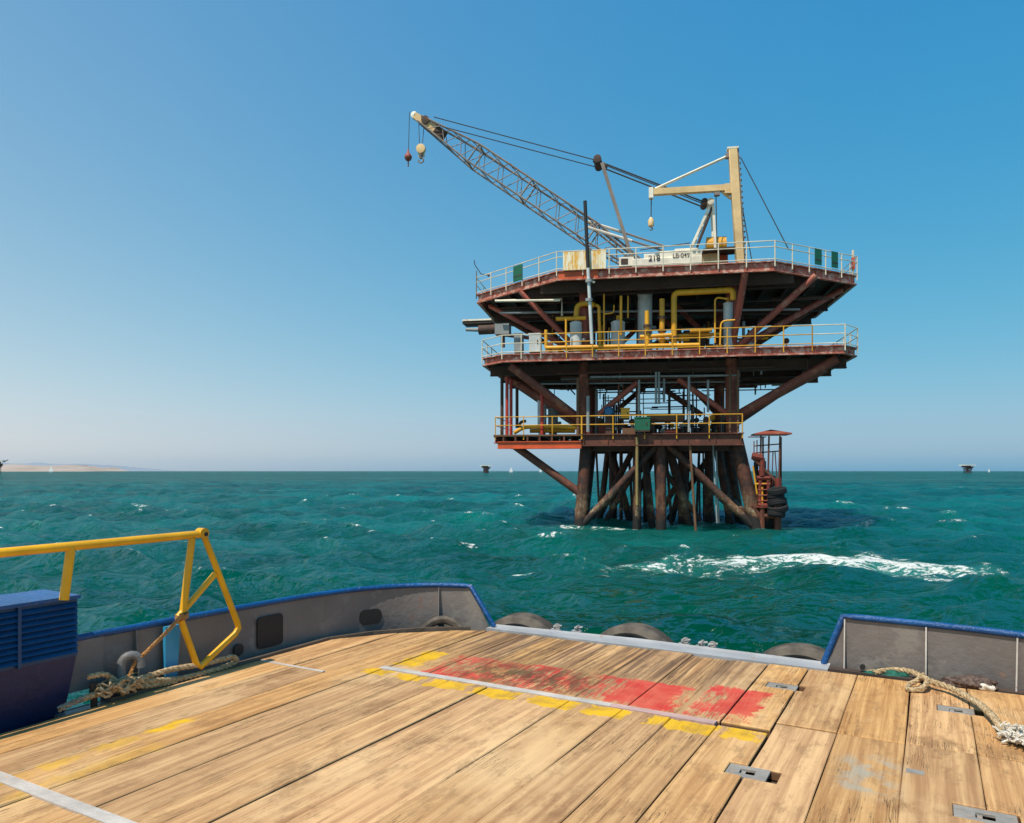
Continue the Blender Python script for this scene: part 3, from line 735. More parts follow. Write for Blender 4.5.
for y in (446, 453): bt([(754, y), (780, y - 2)], -5.2, .035, 'leg')
bt([(754, 441), (754, 455)], -5.2, .03, 'leg'); bt([(757, 440), (757, 455)], -5.2, .03, 'leg'); bt([(748, 437), (766, 437)], -5.2, .03, 'leg')
bt([(773, 452), (772, 480)], -5.1, .03, 'leg'); bt([(775, 452), (777, 480)], -5.1, .03, 'leg')
for pts, m, r in (([(752, 456), (762, 458)], 'landing', .2), ([(762, 458), (762, 476)], 'landing', .16), ([(753, 458), (778, 484)], 'leg', .09), ([(753, 466), (757, 494)], 'yellow', .045), ([(762, 487), (762, 503)], 'yellow', .07), ([(756, 484), (770, 484)], 'yellow', .06), ([(757, 478), (770, 478)], 'landing', .12), ([(758, 505), (772, 506)], 'landing', .14), ([(760, 480), (760, 505)], 'landing', .10), ([(768, 480), (769, 505)], 'landing', .1), ([(778, 478), (779, 498)], 'landing', .2), ([(778, 505), (778, 540)], 'leg', .2), ([(762, 505), (762, 540)], 'leg', .16), ([(757, 516), (780, 516)], 'leg', .14), ([(752, 505), (762, 520)], 'leg', .15)):
    bt(pts, -5.4, r, m)
a = PL(756, 507, -5.6); b = PL(776, 505, -5.6)
MB().box(((a.x + b.x) / 2, -4.9, a.z), (b.x - a.x, 1.4, .08)).build('landing_floor', M['landing'], bl)
for k in range(4):
    z = PL(764, 484 + 5.5 * k, -5.5).z; u0, u1 = PL(758, 484, -5.5).x, PL(770, 484, -5.5).x
    MB().box(((u0 + u1) / 2, -5.2, z), (u1 - u0, .6, .05)).build('step', M['redsteel'], bl)
# black loop and filler box put in as shade inside the landing
bt([(756, 462), (756, 478), (764, 478), (764, 462), (756, 462)], -5.0, .13, 'black')
rg = random.Random(31)
for k in range(30):
    x = rg.uniform(754, 776); y = rg.uniform(462, 512); v = rg.uniform(-5.1, -3.6)
    bt([(x, y), (x + rg.uniform(-2, 7), y + rg.uniform(-2, 16))], v, rg.choice([.05, .08, .12]), rg.choice(['landing', 'leg', 'black', 'dark', 'leg']))
a = PL(757, 516, -4.4); b = PL(770, 470, -4.4)
MB().box(((a.x + b.x) / 2, -4.0, (a.z + b.z) / 2), (b.x - a.x, .5, b.z - a.z)).build('cabinet', M['landing'], bl)  # dark filler box added to stand in for the landing's shaded interior
a = PL(757, 530, -4.6); b = PL(781, 509, -4.6)
MB().box(((a.x + b.x) / 2, -4.4, (a.z + b.z) / 2), (b.x - a.x, .5, b.z - a.z)).build('backing_plate', M['tidal'], bl)
for x in (755, 760, 766, 772, 777): bt([(x, 505), (x + rg.uniform(-1, 2), 538)], rg.uniform(-5.2, -4), .12, 'tidal')
# the tyres strung on the landing post
WP = Matrix.Translation((PO[0], PO[1], 0)) @ Matrix.Rotation(-PR, 4, 'Z')
def pthing(name, local, label, cat, group=None): return empty(name, WP @ Vector(local), -PR, label, cat, group)
def tyre_mesh(Ro, w, lug=True, n=36, k=.58):
    r_in = Ro * k; prof = [(r_in, -w * .28), (r_in * 1.06, -w * .40), (r_in * 1.12, -w * .38), (r_in * 1.18, -w * .44), (Ro * .80, -w * .50), (Ro * .84, -w * .47), (Ro * .90, -w * .49), (Ro * .96, -w * .40), (Ro, -w * .26), (Ro * .975, -w * .24), (Ro * .975, -w * .10), (Ro, -w * .08), (Ro, w * .08), (Ro * .975, w * .10), (Ro * .975, w * .24), (Ro, w * .26), (Ro * .97, w * .40), (Ro * .86, w * .5), (r_in * 1.10, w * .42), (r_in, w * .28), (r_in * 1.05, 0)]
    vs = []; m = len(prof)
    for k in range(n):
        a = 2 * math.pi * k / n
        for i, (r, h) in enumerate(prof): vs.append((r * math.cos(a), r * math.sin(a), h))
    fs = [(k * m + i, k * m + (i + 1) % m, ((k + 1) % n) * m + (i + 1) % m, ((k + 1) % n) * m + i) for k in range(n) for i in range(m)]
    return vs, fs
n = N('worn_rubber'); M['rubber'] = n.done(n.mix(n.ramp(n.noise(3, 5, .6), .4, .65), (.045, .038, .032), (.14, .115, .09)), .85, 0, n.bump(n.noise(30, 4), .3, .01))
M['rubberdark'] = N('dark_rubber').done((.010, .010, .011), .85)
ord_ = ['topmost', 'second from the top', 'middle', 'second from the bottom', 'lowest']
vs, fs = tyre_mesh(.50, .36, n=24); tme = None
for k in range(5):
    c = PL(777.5, 491 + 5.6 * k, -5.9)
    if tme is None:
        o = MB().add(vs, fs, True).build('tyre', M['rubberdark']); tme = o.data
    else: o = link('tyre', tme)
    o.location = WP @ (c + Vector((random.uniform(-.10, .10), random.uniform(-.08, .08), 0))); o.rotation_euler = (R(random.uniform(-13, 13)), R(random.uniform(-13, 13)), 0); q_ = random.uniform(.92, 1.16); o.scale = (q_, q_, random.uniform(.9, 1.15))
    tag(o, '%s black tyre of the stack on the boat landing' % ord_[k], 'tyre', 'tyres stacked on the boat landing')

def lettering(txt, size, loc, mat, parent, rot=(R(90), 0, 0), ext=.004, bold=True):
    cu = bpy.data.curves.new('lettering', 'FONT'); cu.body = txt; cu.size = size; cu.extrude = ext; cu.align_x = 'LEFT'
    if bold: cu.offset = size * .012
    tmp = bpy.data.objects.new('lettering_tmp', cu); COL.objects.link(tmp)
    dg = bpy.context.evaluated_depsgraph_get(); me = bpy.data.meshes.new_from_object(tmp.evaluated_get(dg))
    bpy.data.objects.remove(tmp); me.materials.clear(); me.materials.append(mat)
    o = link('lettering', me, parent, loc); o.rotation_euler = rot; return o

# ------------------------------------------------------------------ CRANE on the upper deck
CV = -4.6
crane = pthing('lattice_crane', (2.6, CV + 1, ZU), 'weathered white lattice boom crane with machinery house on the top deck', 'crane')
CO = Vector((2.6, CV + 1, ZU))
def cl(px, py, v=CV): return PL(px, py, v) - CO
def cb(name, pts, m, mode='tube', r=.05, w=.2, h=.2):
    mb = MB()
    if mode == 'tube': mb.path(pts, r, 8)
    else: mb.beam(pts[0], pts[1], w, h)
    return mb.build(name, M[m], crane)
# machinery house: long low body carrying its number
a = cl(619, 268); b = cl(702, 252)
hz = -CO.z + ZU
y0 = a.y
def hbox(name, px0, px1, py0, py1, dv, m, yoff=0.0, lab=None, fl=None):
    p = cl(px0, py1); q = cl(px1, py0)
    mb = MB().box(((p.x + q.x) / 2, y0 + yoff + dv / 2, (p.z + q.z) / 2), (q.x - p.x, dv, q.z - p.z))
    o = mb.build(name, M[m], crane)
    bv = o.modifiers.new('bevel', 'BEVEL'); bv.width = .03; bv.segments = 2
    if lab: o['label'] = lab
    return o
hbox('machinery_house', 656, 702, 249, 262, 2.3, 'white')
hbox('side_panel', 644, 656.5, 253.5, 263, 2.2, 'white', -.02)
hbox('counterweight', 632, 702, 256, 267.5, 2.5, 'white', -.1)
hbox('engine_cover', 675, 699, 246, 252, 1.6, 'white', .3)
hbox('cab', 702, 720, 251, 268, 1.8, 'beige', .1)
hbox('cab_base', 619, 634, 256.5, 266.5, 1.4, 'white', .0)
hbox('vent', 621, 628, 258.5, 264.5, .04, 'dark', -.03)
hbox('turntable', 640, 715, 266, 272, 2.6, 'dark', .2)
def face_text(t, px, py, size):
    p = cl(px, py, CV); lettering(t, size, (p.x, y0 - .125, p.z), M['black'], crane)
face_text('218', 648.3, 261.6, .46); face_text('LB-049', 672.5, 258.2, .34)
# engine drum and red box behind the house
hbox('winch_cover', 718, 729, 252, 266, 1.0, 'orange', .5)
MB().lathe(cl(716, 246, CV + .6), [(.2, -.6), (.52, -.55), (.52, .55), (.2, .6)], 16, 'x').build('winch_drum', M['yellow'], crane)
cb('platform_plate', [cl(702, 253), cl(738, 250)], 'dark', 'box', w=1.4, h=.08)
# gantry
for dv in (-.15, .85):
    p = Vector((0, dv, 0))
    cb('gantry_leg', [cl(712, 207) + p, cl(703, 249) + p], 'white', 'box', w=.16, h=.28) if False else cb('gantry_leg', [cl(713, 206) + p, cl(715, 249) + p], 'white', 'box', w=.12, h=.14)
    cb('gantry_leg', [cl(709, 208) + p, cl(692, 246) + p], 'white', 'box', w=.12, h=.14)
    cb('gantry_leg', [cl(712, 208) + p, cl(697, 246) + p], 'dark', 'box', w=.1, h=.12)
for t in (.25, .5, .75):
    cb('cross_bar', [cl(709, 208).lerp(cl(692, 246), t) + Vector((0, -.15, 0)), cl(709, 208).lerp(cl(692, 246), t) + Vector((0, .85, 0))], 'dark', r=.05)
MB().lathe(cl(710, 204, CV + .6), [(.1, -.5), (.2, -.48), (.2, .48), (.1, .5)], 14, 'y').build('sheave', M['white'], crane)
MB().lathe(cl(704, 204, CV + .6), [(.1, -.5), (.19, -.48), (.19, .48), (.1, .5)], 14, 'y').build('sheave', M['dark'], crane)
# boom: four chords, tapering to head and foot, laced
tip = cl(412.5, 111); foot = cl(646, 268)
d = (foot - tip); L = d.length; dn = d.normalized(); upv = Vector((-dn.z, 0, dn.x)); upv = -upv if upv.z < 0 else upv
sv = Vector((0, 1, 0))
boom = part('boom', crane, 'long lattice boom rising to the left')
bk = [(0.0, .16), (.05, .24), (.27, .62), (.78, .62), (1.0, .30)]
def bh(t):
    for i in range(len(bk) - 1):
        if t <= bk[i + 1][0]: w = (t - bk[i][0]) / (bk[i + 1][0] - bk[i][0]); return bk[i][1] * (1 - w) + bk[i + 1][1] * w
    return bk[-1][1]
def bp(t, su, ss): h = bh(t); return tip + d * t + upv * (h * su) + sv * (.75 + h * 1.05 * ss)
for su in (-1, 1):
    for ss in (-1, 1):
        MB().path([bp(t, su, ss) for t in (0.02, .05, .27, .5, .78, 1.0)], .055 if su < 0 else .06, 6).build('chord', M['boom'], boom)
NB = 22
for ss in (-1, 1):
    for k in range(NB):
        t0 = .07 + .91 * k / NB; t1 = .07 + .91 * (k + 1) / NB; s0 = 1 if k % 2 else -1
        MB().tube(bp(t0, s0, ss), bp(t1, -s0, ss), .028, 5).build('lacing', M['boom'], boom)
for su in (-1, 1):
    for k in range(NB):
        t0 = .07 + .91 * k / NB; t1 = .07 + .91 * (k + 1) / NB; s0 = 1 if k % 2 else -1
        MB().tube(bp(t0, su, s0), bp(t1, su, -s0), .028, 5).build('lacing', M['boom'], boom)
for t in (.27, .5, .78):
    for q in ((-1, -1, 1, -1), (-1, 1, 1, 1), (1, -1, 1, 1), (-1, -1, -1, 1)):
        MB().tube(bp(t, q[0], q[1]), bp(t, q[2], q[3]), .05, 6).build('lacing', M['boom'], boom)
# boom head
MB().beam(tip + sv * .75 - dn * .1, tip + sv * .75 + dn * 1.6, .4, .36, up=(0, 1, 0)).build('boom_head', M['beige'], boom)
MB().lathe(tip + sv * .75 - dn * .12, [(.1, -.18), (.21, -.16), (.21, .16), (.1, .18)], 16, 'y').build('sheave', M['white'], boom)
MB().lathe(tip + sv * .75 + dn * .75 + upv * .1, [(.1, -.3), (.26, -.28), (.26, .28), (.1, .3)], 16, 'y').build('sheave', M['dark'], boom)
MB().beam(tip + sv * .75 + dn * 1.6, tip + sv * .75 + dn * 2.3, .5, .4, up=(0, 1, 0)).build('boom_plate', M['dark'], boom)
# hook falls
def fall(x0, y0, x1, y1, r=.022): return MB().tube(cl(x0, y0, CV + .75), cl(x1, y1, CV + .75), r, 5).build('cable', M['cable'], crane)
fall(409.5, 112, 408.3, 156); fall(418.6, 118, 419.4, 143); fall(424.6, 120, 422.5, 143)
hb = part('hook_block', crane, 'cream hook block with a round sheave')
c = cl(421, 149, CV + .75)
MB().lathe(c, [(.12, -.14), (.29, -.12), (.29, .12), (.12, .14)], 18, 'y').build('sheave', M['beige'], hb)
MB().box(c + Vector((0, .12, -.12)), (.42, .06, .7)).build('cheek_plate', M['white'], hb)
MB().tube(c - Vector((0, 0, .3)), c - Vector((0, 0, .62)), .13, 10, .07).build('shank', M['boom'], hb)
hk = [c + Vector((.16 * math.sin(t), 0, -.74 - .15 * math.cos(t) + .02)) for t in [(-2.6 + .45 * k) * -1 for k in range(11)]]
MB().path(hk, .05, 6).build('hook', M['boom'], hb)
ball = part('headache_ball', crane, 'rusty ball weight on its own line'); c = cl(408.2, 157, CV + .75)
MB().lathe(c, [(.05, -.26), (.16, -.2), (.23, -.08), (.24, .03), (.18, .16), (.08, .26), (.04, .5)], 14).build('ball', M['redsteel'], ball)
MB().tube(c - Vector((0, 0, .28)), c - Vector((0, 0, .6)), .05, 6).build('hook', M['boom'], ball)
# strut
for dv in (.1, 1.4):
    cb('strut', [cl(602, 163, CV + dv), cl(633, 262, CV + dv)], 'boom', 'box', w=.18, h=.2)
cb('strut_head', [cl(594, 160, CV + .75), cl(607, 167, CV + .75)], 'dark', r=.15)
MB().lathe(cl(598, 163, CV + .75), [(.1, -.7), (.24, -.68), (.24, .68), (.1, .7)], 12, 'y').build('sheave', M['dark'], crane)
for i, (p, q, m, r) in enumerate((((434, 117), (595, 160), 'cable', .03), ((448, 128), (596, 167), 'cable', .03), ((606, 164), (704, 202), 'cable', .045), ((606, 169), (703, 207), 'cable', .045), ((607, 166), (704, 204), 'cable', .03),
        ((588, 221.5), (625, 233), 'boomlight', .085), ((588, 227.5), (632, 241), 'boomlight', .085), ((625, 233), (664, 246), 'boom', .06), ((632, 241), (664, 251), 'boom', .06), ((432, 122), (588, 221), 'cable', .02),
        ((526, 174), (622, 243), 'cable', .02), ((589, 226), (634, 262), 'boom', .06), ((606, 234), (632, 255), 'boom', .05), ((640, 250), (690, 243), 'cable', .03))):
    MB().tube(cl(p[0], p[1], CV + .1 + .9 * (i % 2)), cl(q[0], q[1], CV + .1 + .9 * (i % 2)), r, 6).build('pendant_tube' if 'boom' in m else 'cable', M[m], crane)
MB().box(cl(597, 193, CV + .1), (.3, .3, .5)).build('limit_block', M['boom'], crane) if False else None

# ------------------------------------------------------------------ DAVIT (mast with swinging arm)
DV = -5.2
dav = pthing('davit', (PL(739, 262, DV).x, DV, ZU), 'beige mast with a horizontal arm and hook at the right of the top deck', 'davit'); DO = Vector((PL(739, 262, DV).x, DV, ZU))
def dl_(px, py, v=DV): return PL(px, py, v) - DO
p0 = dl_(740, 264); p1 = dl_(732.5, 150)
mb = MB(); mb.beam(p0, p1, .46, .50, up=(0, 1, 0)); mb.build('mast', M['beige'], dav).modifiers.new('bevel', 'BEVEL').width = .03
MB().beam(p0 + Vector((.26, 0, 0)), p1 + Vector((.30, 0, 0)), .06, .3, up=(0, 1, 0)).build('ladder_rail', M['boom'], dav)
for k in range(18):
    q = p0.lerp(p1, .08 + k * .05) + Vector((.33, 0, 0)); MB().box(q, (.14, .3, .03)).build('rung', M['boom'], dav)
MB().box(p1 + Vector((0, 0, .05)), (.62, .5, .1)).build('mast_cap', M['white'], dav)
MB().beam(dl_(650, 192.5), dl_(728, 188), .34, .34).build('arm', M['beige'], dav)
MB().tube(dl_(655, 189), dl_(729, 155.5), .08, 8).build('stay_tube', M['whiterail'], dav)
MB().box(dl_(729, 156), (.4, .3, .25)).build('bracket', M['boom'], dav); MB().box(dl_(728, 189.5), (.4, .45, .55)).build('bracket', M['beige'], dav)
MB().box(dl_(651, 193.5), (.25, .4, .6)).build('arm_end', M['white'], dav); MB().box(dl_(717, 194), (.3, .3, .2)).build('bracket', M['boom'], dav)
MB().beam(dl_(722, 192), dl_(731, 199), .1, .12).build('bracket', M['beige'], dav)
MB().tube(dl_(651.3, 198), dl_(651, 221), .03, 6).build('cable', M['cable'], dav)
MB().lathe(dl_(651, 222.5), [(.04, -.3), (.16, -.2), (.18, .1), (.06, .3)], 10).build('hook_block', M['beige'], dav)
c = dl_(651, 228); MB().path([c + Vector((.09 * math.sin(t), 0, .08 * math.cos(t) - .05)) for t in [.4 * k for k in range(12)]], .03, 6).build('hook', M['boom'], dav)
for p, q in (((741, 158), (789, 250)), ((741, 200), (752, 262)), ((716, 196), (717, 250))):
    MB().tube(dl_(*p), dl_(*q), .03, 5).build('cable', M['cable'], dav)

# tall pole clamped to the front of the deck
pol = pthing('pole', (PL(588, 345, -7.4).x, -7.4, ZM), 'tall thin black and grey pole clamped in front of the yellow banner', 'pole'); pO = Vector((PL(588, 345, -7.4).x, -7.4, ZM))
MB().tube(PL(585, 201, -7.4) - pO, PL(588, 268, -7.4) - pO, .10, 10).build('pole_top', M['black'], pol)
MB().tube(PL(588, 268, -7.4) - pO, PL(592, 344, -7.4) - pO, .095, 10).build('pole_foot', M['vessel'], pol)
for y in (281, 300): MB().lathe(PL(589, y, -7.4) - pO, [(.2, -.08), (.2, .08)], 10).build('clamp', M['grey'], pol)
MB().beam(PL(589, 281, -7.4) - pO, PL(594, 281, -7.4) - pO + Vector((0, .3, 0)), .1, .1).build('bracket', M['whiterail'], pol)

# banner and green panels hung on the railing
n = N('painted_banner'); z = n.sep()
st = n.noise(1.0, 4, .7, vec=n.map((5.5, 1, .9))); st2 = n.noise(1.0, 5, .7, vec=n.map((9, 1, 2.2), (3, 0, 5))); st3 = n.noise(1.0, 4, .65, vec=n.map((7, 1, 1.2), (9, 0, 1)))
c = n.mix(n.ramp(st, .44, .56), (.86, .74, .50), (.82, .42, .06))
c = n.mix(n.ramp(st2, .58, .66), c, (.30, .42, .44)); c = n.mix(n.ramp(st3, .60, .68), c, (.60, .22, .10)); c = n.mix(n.ramp(n.noise(1, 3, .5, vec=n.map((4, 1, 1), (1, 0, 8))), .52, .62), c, (.90, .80, .60))
M['banner'] = n.done(c, .7)
a = PL(563, 270.5, -7.16); b = PL(606, 250, -7.16)
bn = pthing('banner', ((a.x + b.x) / 2, -7.16, a.z), 'faded white and yellow banner board on the crane deck railing', 'banner')
MB().box((0, 0, (b.z - a.z) / 2), (b.x - a.x, .05, b.z - a.z)).build('board', M['banner'], bn)
for s in (-.42, .42): MB().box((s * (b.x - a.x), .06, (b.z - a.z) / 2), (.05, .06, (b.z - a.z) * .98)).build('batten', M['whiterail'], bn)
def rail_panel(px, py0, py1, wpx, e0, e1, label):
    A = Vector(U2[e0] + (0,)); B = Vector(U2[e1] + (0,)); tdir = (B - A).normalized()
    nd = Vector((tdir.y, -tdir.x, 0))
    # where the sight line meets the railing's own plane
    ox, oy, oz = ray(px, (py0 + py1) / 2); s, c = math.sin(PR), math.cos(PR)
    ld = Vector((ox * c - oy * s, ox * s + oy * c, oz)); cam_l = WP.inverted() @ Vector((0, 0, CAM_H))
    t = (A - cam_l).dot(nd) / ld.dot(nd); P = cam_l + ld * t + nd * .05
    k = t / FOC; h = (py1 - py0) * k; w = wpx * k / max(.45, abs(tdir.dot(Vector((c, s, 0)))))
    o = pthing('sign_panel', (P.x, P.y, P.z - h / 2), label, 'panel', 'green panels on the crane deck railing'); o.rotation_euler.z = -PR + math.atan2(tdir.y, tdir.x)
    MB().box((0, 0, h / 2), (w, .03, h)).build('board', M['green'], o)
    MB().box((0, -.022, h * .32), (w * .98, .012, .05)).build('strip', M['dark'], o)
rail_panel(518.5, 265.5, 281, 9, 7, 0, 'green panel on the left slope of the crane deck railing')
rail_panel(817.5, 249, 265, 8.5, 1, 2, 'green panel on the right slope of the crane deck railing, nearer the mast')
rail_panel(834, 252, 268, 8, 1, 2, 'green panel on the right slope of the crane deck railing, farther right')
# flare arm and machine sticking out at the left of the process deck
ex = pthing('exhaust_unit', PL(500, 345, -3.4), 'dark cylinder machine with a white plate jutting out at the left of the process deck', 'machine'); eO = PL(500, 345, -3.4)
e = lambda x, y, v=-3.4: PL(x, y, v) - eO
MB().box((e(463, 321) + e(492, 320)) / 2 + Vector((0, .4, 0)), ((e(492, 320) - e(463, 320)).x, 1.3, .10)).build('plate', M['white'], ex)
MB().box((e(463, 323.4) + e(492, 322.5)) / 2 + Vector((0, .4, 0)), ((e(492, 320) - e(463, 320)).x, 1.2, .10)).build('plate_beam', M['dark'], ex)
MB().tube(e(479, 330), e(497, 329), .30, 14).build('cylinder', M['dark'], ex); MB().tube(e(466, 329.5), e(480, 330), .12, 10).build('exhaust_pipe', M['grey'], ex)
MB().box(e(503, 330), (.9, .8, .65)).build('housing', M['grey'], ex)
MB().tube(e(490, 324), e(510, 333), .08, 8).build('strut', M['dark'], ex); MB().box(e(503, 340), (.2, .3, .9)).build('pedestal', M['leg'], ex)
MB().beam(e(498, 334), e(530, 338), .2, .2).build('beam', M['leg'], ex)
# lantern at the left end and antenna
la = pthing('lantern', (U2[7][0], U2[7][1], ZU), 'small thin lamp bracket at the left tip of the crane deck railing', 'lamp')
MB().tube((0, 0, 0), (0, 0, 1.5), .04, 6).build('post', M['boom'], la); MB().path([(.8, 0, 1.2), (.3, 0, 1.3), (-.1, 0, 1.9), (-.15, 0, 2.2)], .03, 6).build('bracket', M['cable'], la)
MB().lathe((.8, 0, 1.2), [(.05, -.1), (.1, 0), (.05, .12)], 8).build('lamp', M['boom'], la)
o = pthing('lifebuoy', PL(853, 262, -2.0), 'orange post and buoy at the right tip of the crane deck railing', 'lifebuoy')
MB().tube((0, 0, -.8), (0, 0, .7), .07, 8).build('holder', M['whiterail'], o); MB().box((0, -.05, -.1), (.18, .14, .7)).build('buoy', M['orange'], o)

# ------------------------------------------------------------------ FAR PLATFORMS AND BOATS
def far_platform(px, py0, wpx, Y, label):
    X = (px - CX) / FOC * Y; k = Y / FOC; w = wpx * k; h = (HOR - py0) * k + CAM_H
    t = empty('oil_platform', (X, Y, 0), R(15), label, 'oil platform', 'distant oil platforms on the horizon')
    MB().box((0, 0, h * .93), (w, w * .6, h * .10)).build('deck', M['white'], t)
    MB().box((0, 0, h * .70), (w * .72, w * .5, h * .07)).build('deck', M['dark'], t)
    MB().box((0, 0, h * .48), (w * .45, w * .5, h * .06)).build('deck', M['dark'], t)
    MB().box((-w * .1, 0, h * .82), (w * .5, w * .4, h * .16)).build('module', M['leg'], t)
    MB().box((w * .2, 0, h * .6), (w * .3, w * .3, h * .14)).build('module', M['dark'], t)
    for sx in (-1, -.35, .35, 1):
        for sy in (-1, 1): MB().tube((sx * w * .2, sy * w * .15, -3), (sx * w * .17, sy * w * .14, h * .9), w * .03, 8).build('leg', M['leg'], t)
    for s in (-1, 1):
        MB().tube((-s * w * .25, -w * .2, 0), (s * w * .22, -w * .2, h * .45), w * .015, 6).build('brace', M['leg'], t)
        MB().tube((s * w * .22, -w * .1, h * .5), (s * w * .46, -w * .1, h * .9), w * .015, 6).build('brace', M['leg'], t)
    return t
far_platform(486, 465, 11, 1250, 'distant platform on the horizon left of the big platform')
far_platform(967.5, 464.6, 13, 1250, 'distant pale topped platform on the right horizon')
t = far_platform(-2, 460, 10, 900, 'distant dark platform at the left edge of the view')
MB().tube((6, 0, 14), (10.6, 0, 17), .5, 6).build('boom', M['dark'], t)
M['sail'] = N('sail_cloth').done((.8, .8, .78), .8)
def sailboat(px, py0, Y, label):
    k = Y / FOC; h = (HOR - py0) * k + CAM_H; t = empty('sailing_boat', ((px - CX) * k, Y, 0), 0, label, 'sailing boat', 'small white sailing boats on the horizon')
    MB().add([(-h * .3, -h * .06, h * .1), (h * .3, -h * .06, h * .1), (h * .3, h * .06, h * .1), (-h * .3, h * .06, h * .1), (-h * .22, 0, -.6), (h * .24, 0, -.6)], [(0, 1, 2, 3), (0, 4, 5, 1), (3, 2, 5, 4), (0, 3, 4), (1, 5, 2)]).build('hull', M['sail'], t)
    MB().add([(-h * .02, .05, h * .16), (h * .28, .05, h * .16), (0, .05, h), (-h * .02, -.05, h * .16), (h * .28, -.05, h * .16), (0, -.05, h)], [(0, 1, 2), (3, 5, 4), (0, 3, 4, 1), (1, 4, 5, 2), (2, 5, 3, 0)]).build('sail', M['sail'], t)
    MB().add([(-h * .04, .05, h * .85), (-h * .28, .05, h * .16), (-h * .04, .05, h * .16), (-h * .04, -.05, h * .85), (-h * .28, -.05, h * .16), (-h * .04, -.05, h * .16)], [(0, 1, 2), (3, 5, 4), (0, 3, 4, 1), (1, 4, 5, 2), (2, 5, 3, 0)]).build('sail', M['sail'], t)
    MB().tube((-h * .03, 0, 0), (-h * .03, 0, h), h * .01, 5).build('mast', M['whiterail'], t)
sailboat(511, 466.4, 1300, 'tiny white sailing boat left of the orange wing brace')
sailboat(540.5, 467.5, 1500, 'tiny white sailing boat between the brace and the left leg')
sailboat(51, 465, 1400, 'tiny white sailing boat before the sandy coast')
sailboat(989, 468.4, 1800, 'tiny white sailing boat right of the right distant platform')

# ------------------------------------------------------------------ THE BOAT WE STAND ON
boat = empty('work_boat', (0, 0, DECK), -BR, 'work boat stern with timber deck, grey bulwarks and blue caps', 'boat')
WB = Matrix.Translation((0, 0, DECK)) @ Matrix.Rotation(-BR, 4, 'Z')
def bthing(name, loc, label, cat, group=None): return empty(name, WB @ Vector(loc), -BR, label, cat, group)

